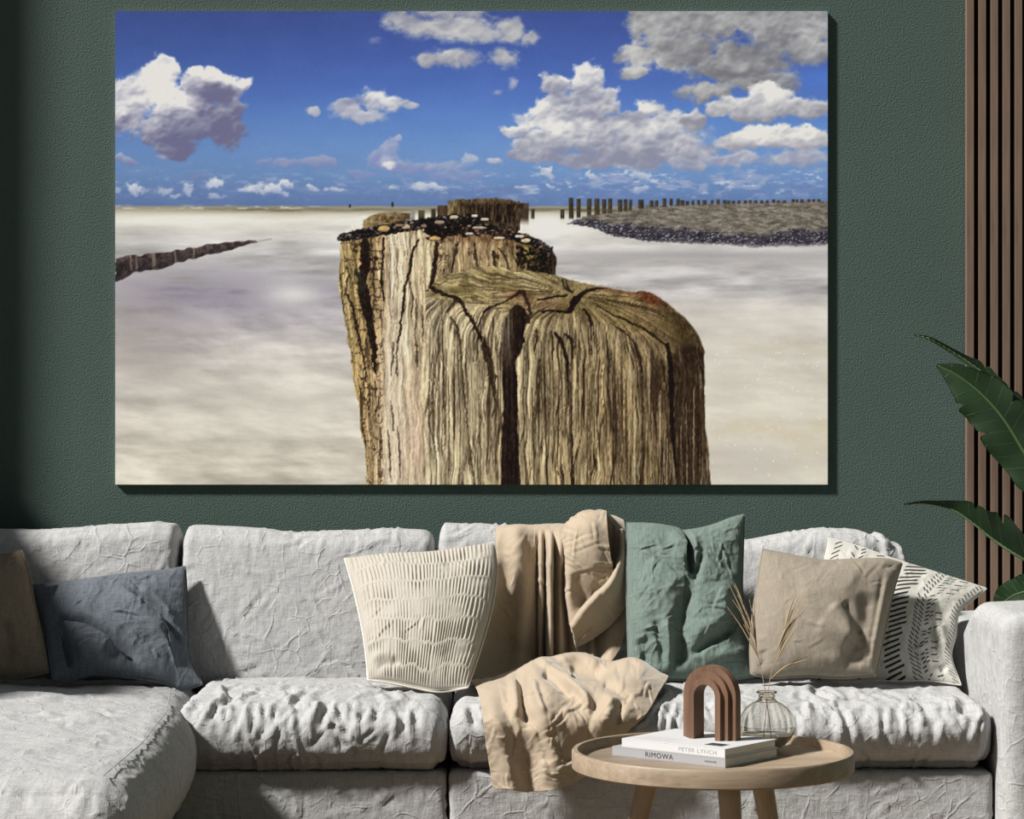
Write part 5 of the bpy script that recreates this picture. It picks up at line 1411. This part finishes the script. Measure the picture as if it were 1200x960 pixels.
def leaf(rib, wl, wr, fold_deg, side, splits=(), seed=0, n=70, m=17, droop=.0):
    """rib: world points tip->base; wl/wr half widths along it; side: unit vector to one edge"""
    r_ = np.random.RandomState(seed)
    S = polyline(rib, n); t = np.linspace(0, 1, n)
    T = np.gradient(S, axis=0); T /= np.linalg.norm(T, axis=1)[:, None]
    sv = np.array(side, float)
    B = sv - T * (T @ sv)[:, None]; B /= np.linalg.norm(B, axis=1)[:, None]
    N = np.cross(T, B)
    V, Q = [], []
    parts = []
    for sgn, w in ((1, wl), (-1, wr)):
        W = np.interp(t, [p[0] for p in w], [p[1] for p in w])
        a = np.linspace(0, 1, m)
        f = math.radians(fold_deg)
        cut = np.ones(n)
        for (tc, dp, wd) in splits:
            if (tc > 0) == (sgn > 0): cut = np.minimum(cut, 1 - dp * np.exp(-((t - abs(tc)) / wd) ** 2))
        W = W * cut * (1 + .03 * vnoise(t * 30, t * 0 + seed, seed=seed))
        lift = math.sin(f) * a - .35 * a * a * droop
        vein = .0022 * np.sin(t[:, None] * 2 * np.pi * 34 + a[None] * 3.0) * np.sin(np.pi * np.clip(a, 0, 1))[None] ** .5
        wave = .010 * a[None] ** 2 * np.sin(t[:, None] * 21 + seed + sgn)
        P = S[:, None] + (W[:, None] * a[None])[..., None] * sgn * math.cos(f) * B[:, None] + (W[:, None] * lift[None] + vein + wave * (W[:, None] / .1))[..., None] * N[:, None]
        # veins sweep towards the tip
        P = P - T[:, None] * (W[:, None] * a[None] * .45)[..., None] * np.array(1.0)
        parts.append(P)
    G = np.concatenate([parts[1][:, ::-1], parts[0][:, 1:]], axis=1)
    nn = G.shape[1]
    Nn = np.cross(np.gradient(G, axis=1), np.gradient(G, axis=0)); Nn /= np.linalg.norm(Nn, axis=-1, keepdims=True) + 1e-12
    V = np.concatenate([(G + Nn * .0006).reshape(-1, 3), (G - Nn * .0006).reshape(-1, 3)])
    q = grid_quads(n, nn)
    i = np.arange(nn - 1); j = np.arange(n - 1); c = n * nn
    Q = [q, q[:, ::-1] + c]
    for a_, b_ in ((i, i + 1), ((n - 1) * nn + i + 1, (n - 1) * nn + i), ((j + 1) * nn, j * nn), (j * nn + nn - 1, (j + 1) * nn + nn - 1)):
        Q.append(np.stack([b_, a_, a_ + c, b_ + c], -1))
    o = link('leaf', raw_mesh('leaf', V, np.concatenate(Q)), M_LEAF); place(o, PLANT)
    off = N * .002
    for sg in (1, -1):
        pass
    rb_ = link('midrib', tube_mesh('midrib', S, list(np.linspace(.0018, .0060, n)), 8), M_RIB)
    rb_.parent = o
    # side veins
    VV = []
    for k in range(6, n - 4, 5):
        for P in parts:
            pts = P[k, :: 2] ; nrm = N[k]
            VV.append(pts)
    vm = bpy.data.meshes.new('veins'); bmv = bmesh.new()
    for pts in VV:
        tm = tube_mesh('v', pts, .0009, 4); bmv.from_mesh(tm); bpy.data.meshes.remove(tm)
    bmv.to_mesh(vm); bmv.free()
    vo = link('veins', vm, M_RIB); vo.parent = o; vo['kind'] = 'stuff'
    return o, S
def stem(a, b_, mid=None):
    S = polyline([a] + ([mid] if mid is not None else []) + [b_], 24)
    place(link('stem', tube_mesh('stem', S, list(np.linspace(.007, .014, 24)), 10), M_STEM), PLANT)
soil = (PX0, PY0, .285)
# upper blade: tip at (1098,432), running down to the right
tip = at(1098, 428, 6.42)
r1 = [tip, at(1122, 440, 6.40), at(1150, 462, 6.38), at(1175, 490, 6.36), at(1200, 530, 6.34), at(1240, 600, 6.30)]
leaf(r1, [(0, .003), (.12, .030), (.35, .066), (.6, .078), (.85, .06), (1, .01)], [(0, .003), (.12, .034), (.35, .078), (.6, .082), (.85, .06), (1, .01)], 18, (.68, -.25, .70), [(-.30, .25, .012), (-.52, .3, .014), (.45, .3, .012)], seed=3, droop=.2)
stem(at(1240, 600, 6.30), soil, (PX0 + .02, 6.2, .62))
# thin drooping blade edge-on above it: tip at (1073,392)
r2 = [at(1073, 393, 6.55), at(1090, 397, 6.52), at(1110, 408, 6.50), at(1135, 424, 6.47), at(1160, 445, 6.44), at(1190, 490, 6.40), at(1225, 560, 6.36)]
leaf(r2, [(0, .003), (.1, .010), (.3, .022), (.5, .05), (.7, .085), (1, .02)], [(0, .002), (.1, .006), (.3, .010), (.5, .012), (.7, .02), (1, .01)], 30, (.55, -.75, .35), [(.42, .4, .012), (.62, .35, .014)], seed=8, droop=.3)
stem(at(1225, 560, 6.36), soil, (PX0 - .02, 6.25, .6))
# blade at the right frame edge
r3 = [at(1186, 470, 6.50), at(1196, 490, 6.48), at(1210, 520, 6.46), at(1235, 580, 6.42)]
leaf(r3, [(0, .01), (.3, .07), (.7, .08), (1, .02)], [(0, .01), (.3, .06), (.7, .07), (1, .02)], 15, (.8, -.2, .5), [], seed=12)
stem(at(1235, 580, 6.42), soil, (PX0 + .05, 6.3, .6))
# dark lower blade: tip (1060,590) curving to the right edge
r4 = [at(1060, 591, 6.30), at(1085, 590, 6.28), at(1115, 597, 6.25), at(1140, 613, 6.22), at(1165, 633, 6.19), at(1200, 655, 6.15), at(1260, 680, 6.12)]
leaf(r4, [(0, .003), (.12, .012), (.3, .036), (.5, .085), (.75, .115), (1, .05)], [(0, .001), (.12, .002), (.3, .004), (.5, .005), (.75, .006), (1, .004)], 0, (.3, -.85, .45), [(.42, .3, .010), (.62, .35, .012)], seed=15, droop=.0)
stem(at(1260, 680, 6.12), soil, (PX0 + .03, 6.1, .5))
# low leaf showing above the arm
r5 = [at(1164, 718, 6.75), at(1180, 703, 6.72), at(1200, 694, 6.68), at(1240, 690, 6.6)]
leaf(r5, [(0, .004), (.3, .04), (.7, .05), (1, .02)], [(0, .004), (.3, .04), (.7, .05), (1, .02)], 12, (.5, -.5, .6), [], seed=19)
stem(at(1240, 690, 6.6), soil, (PX0 + .02, 6.4, .5))
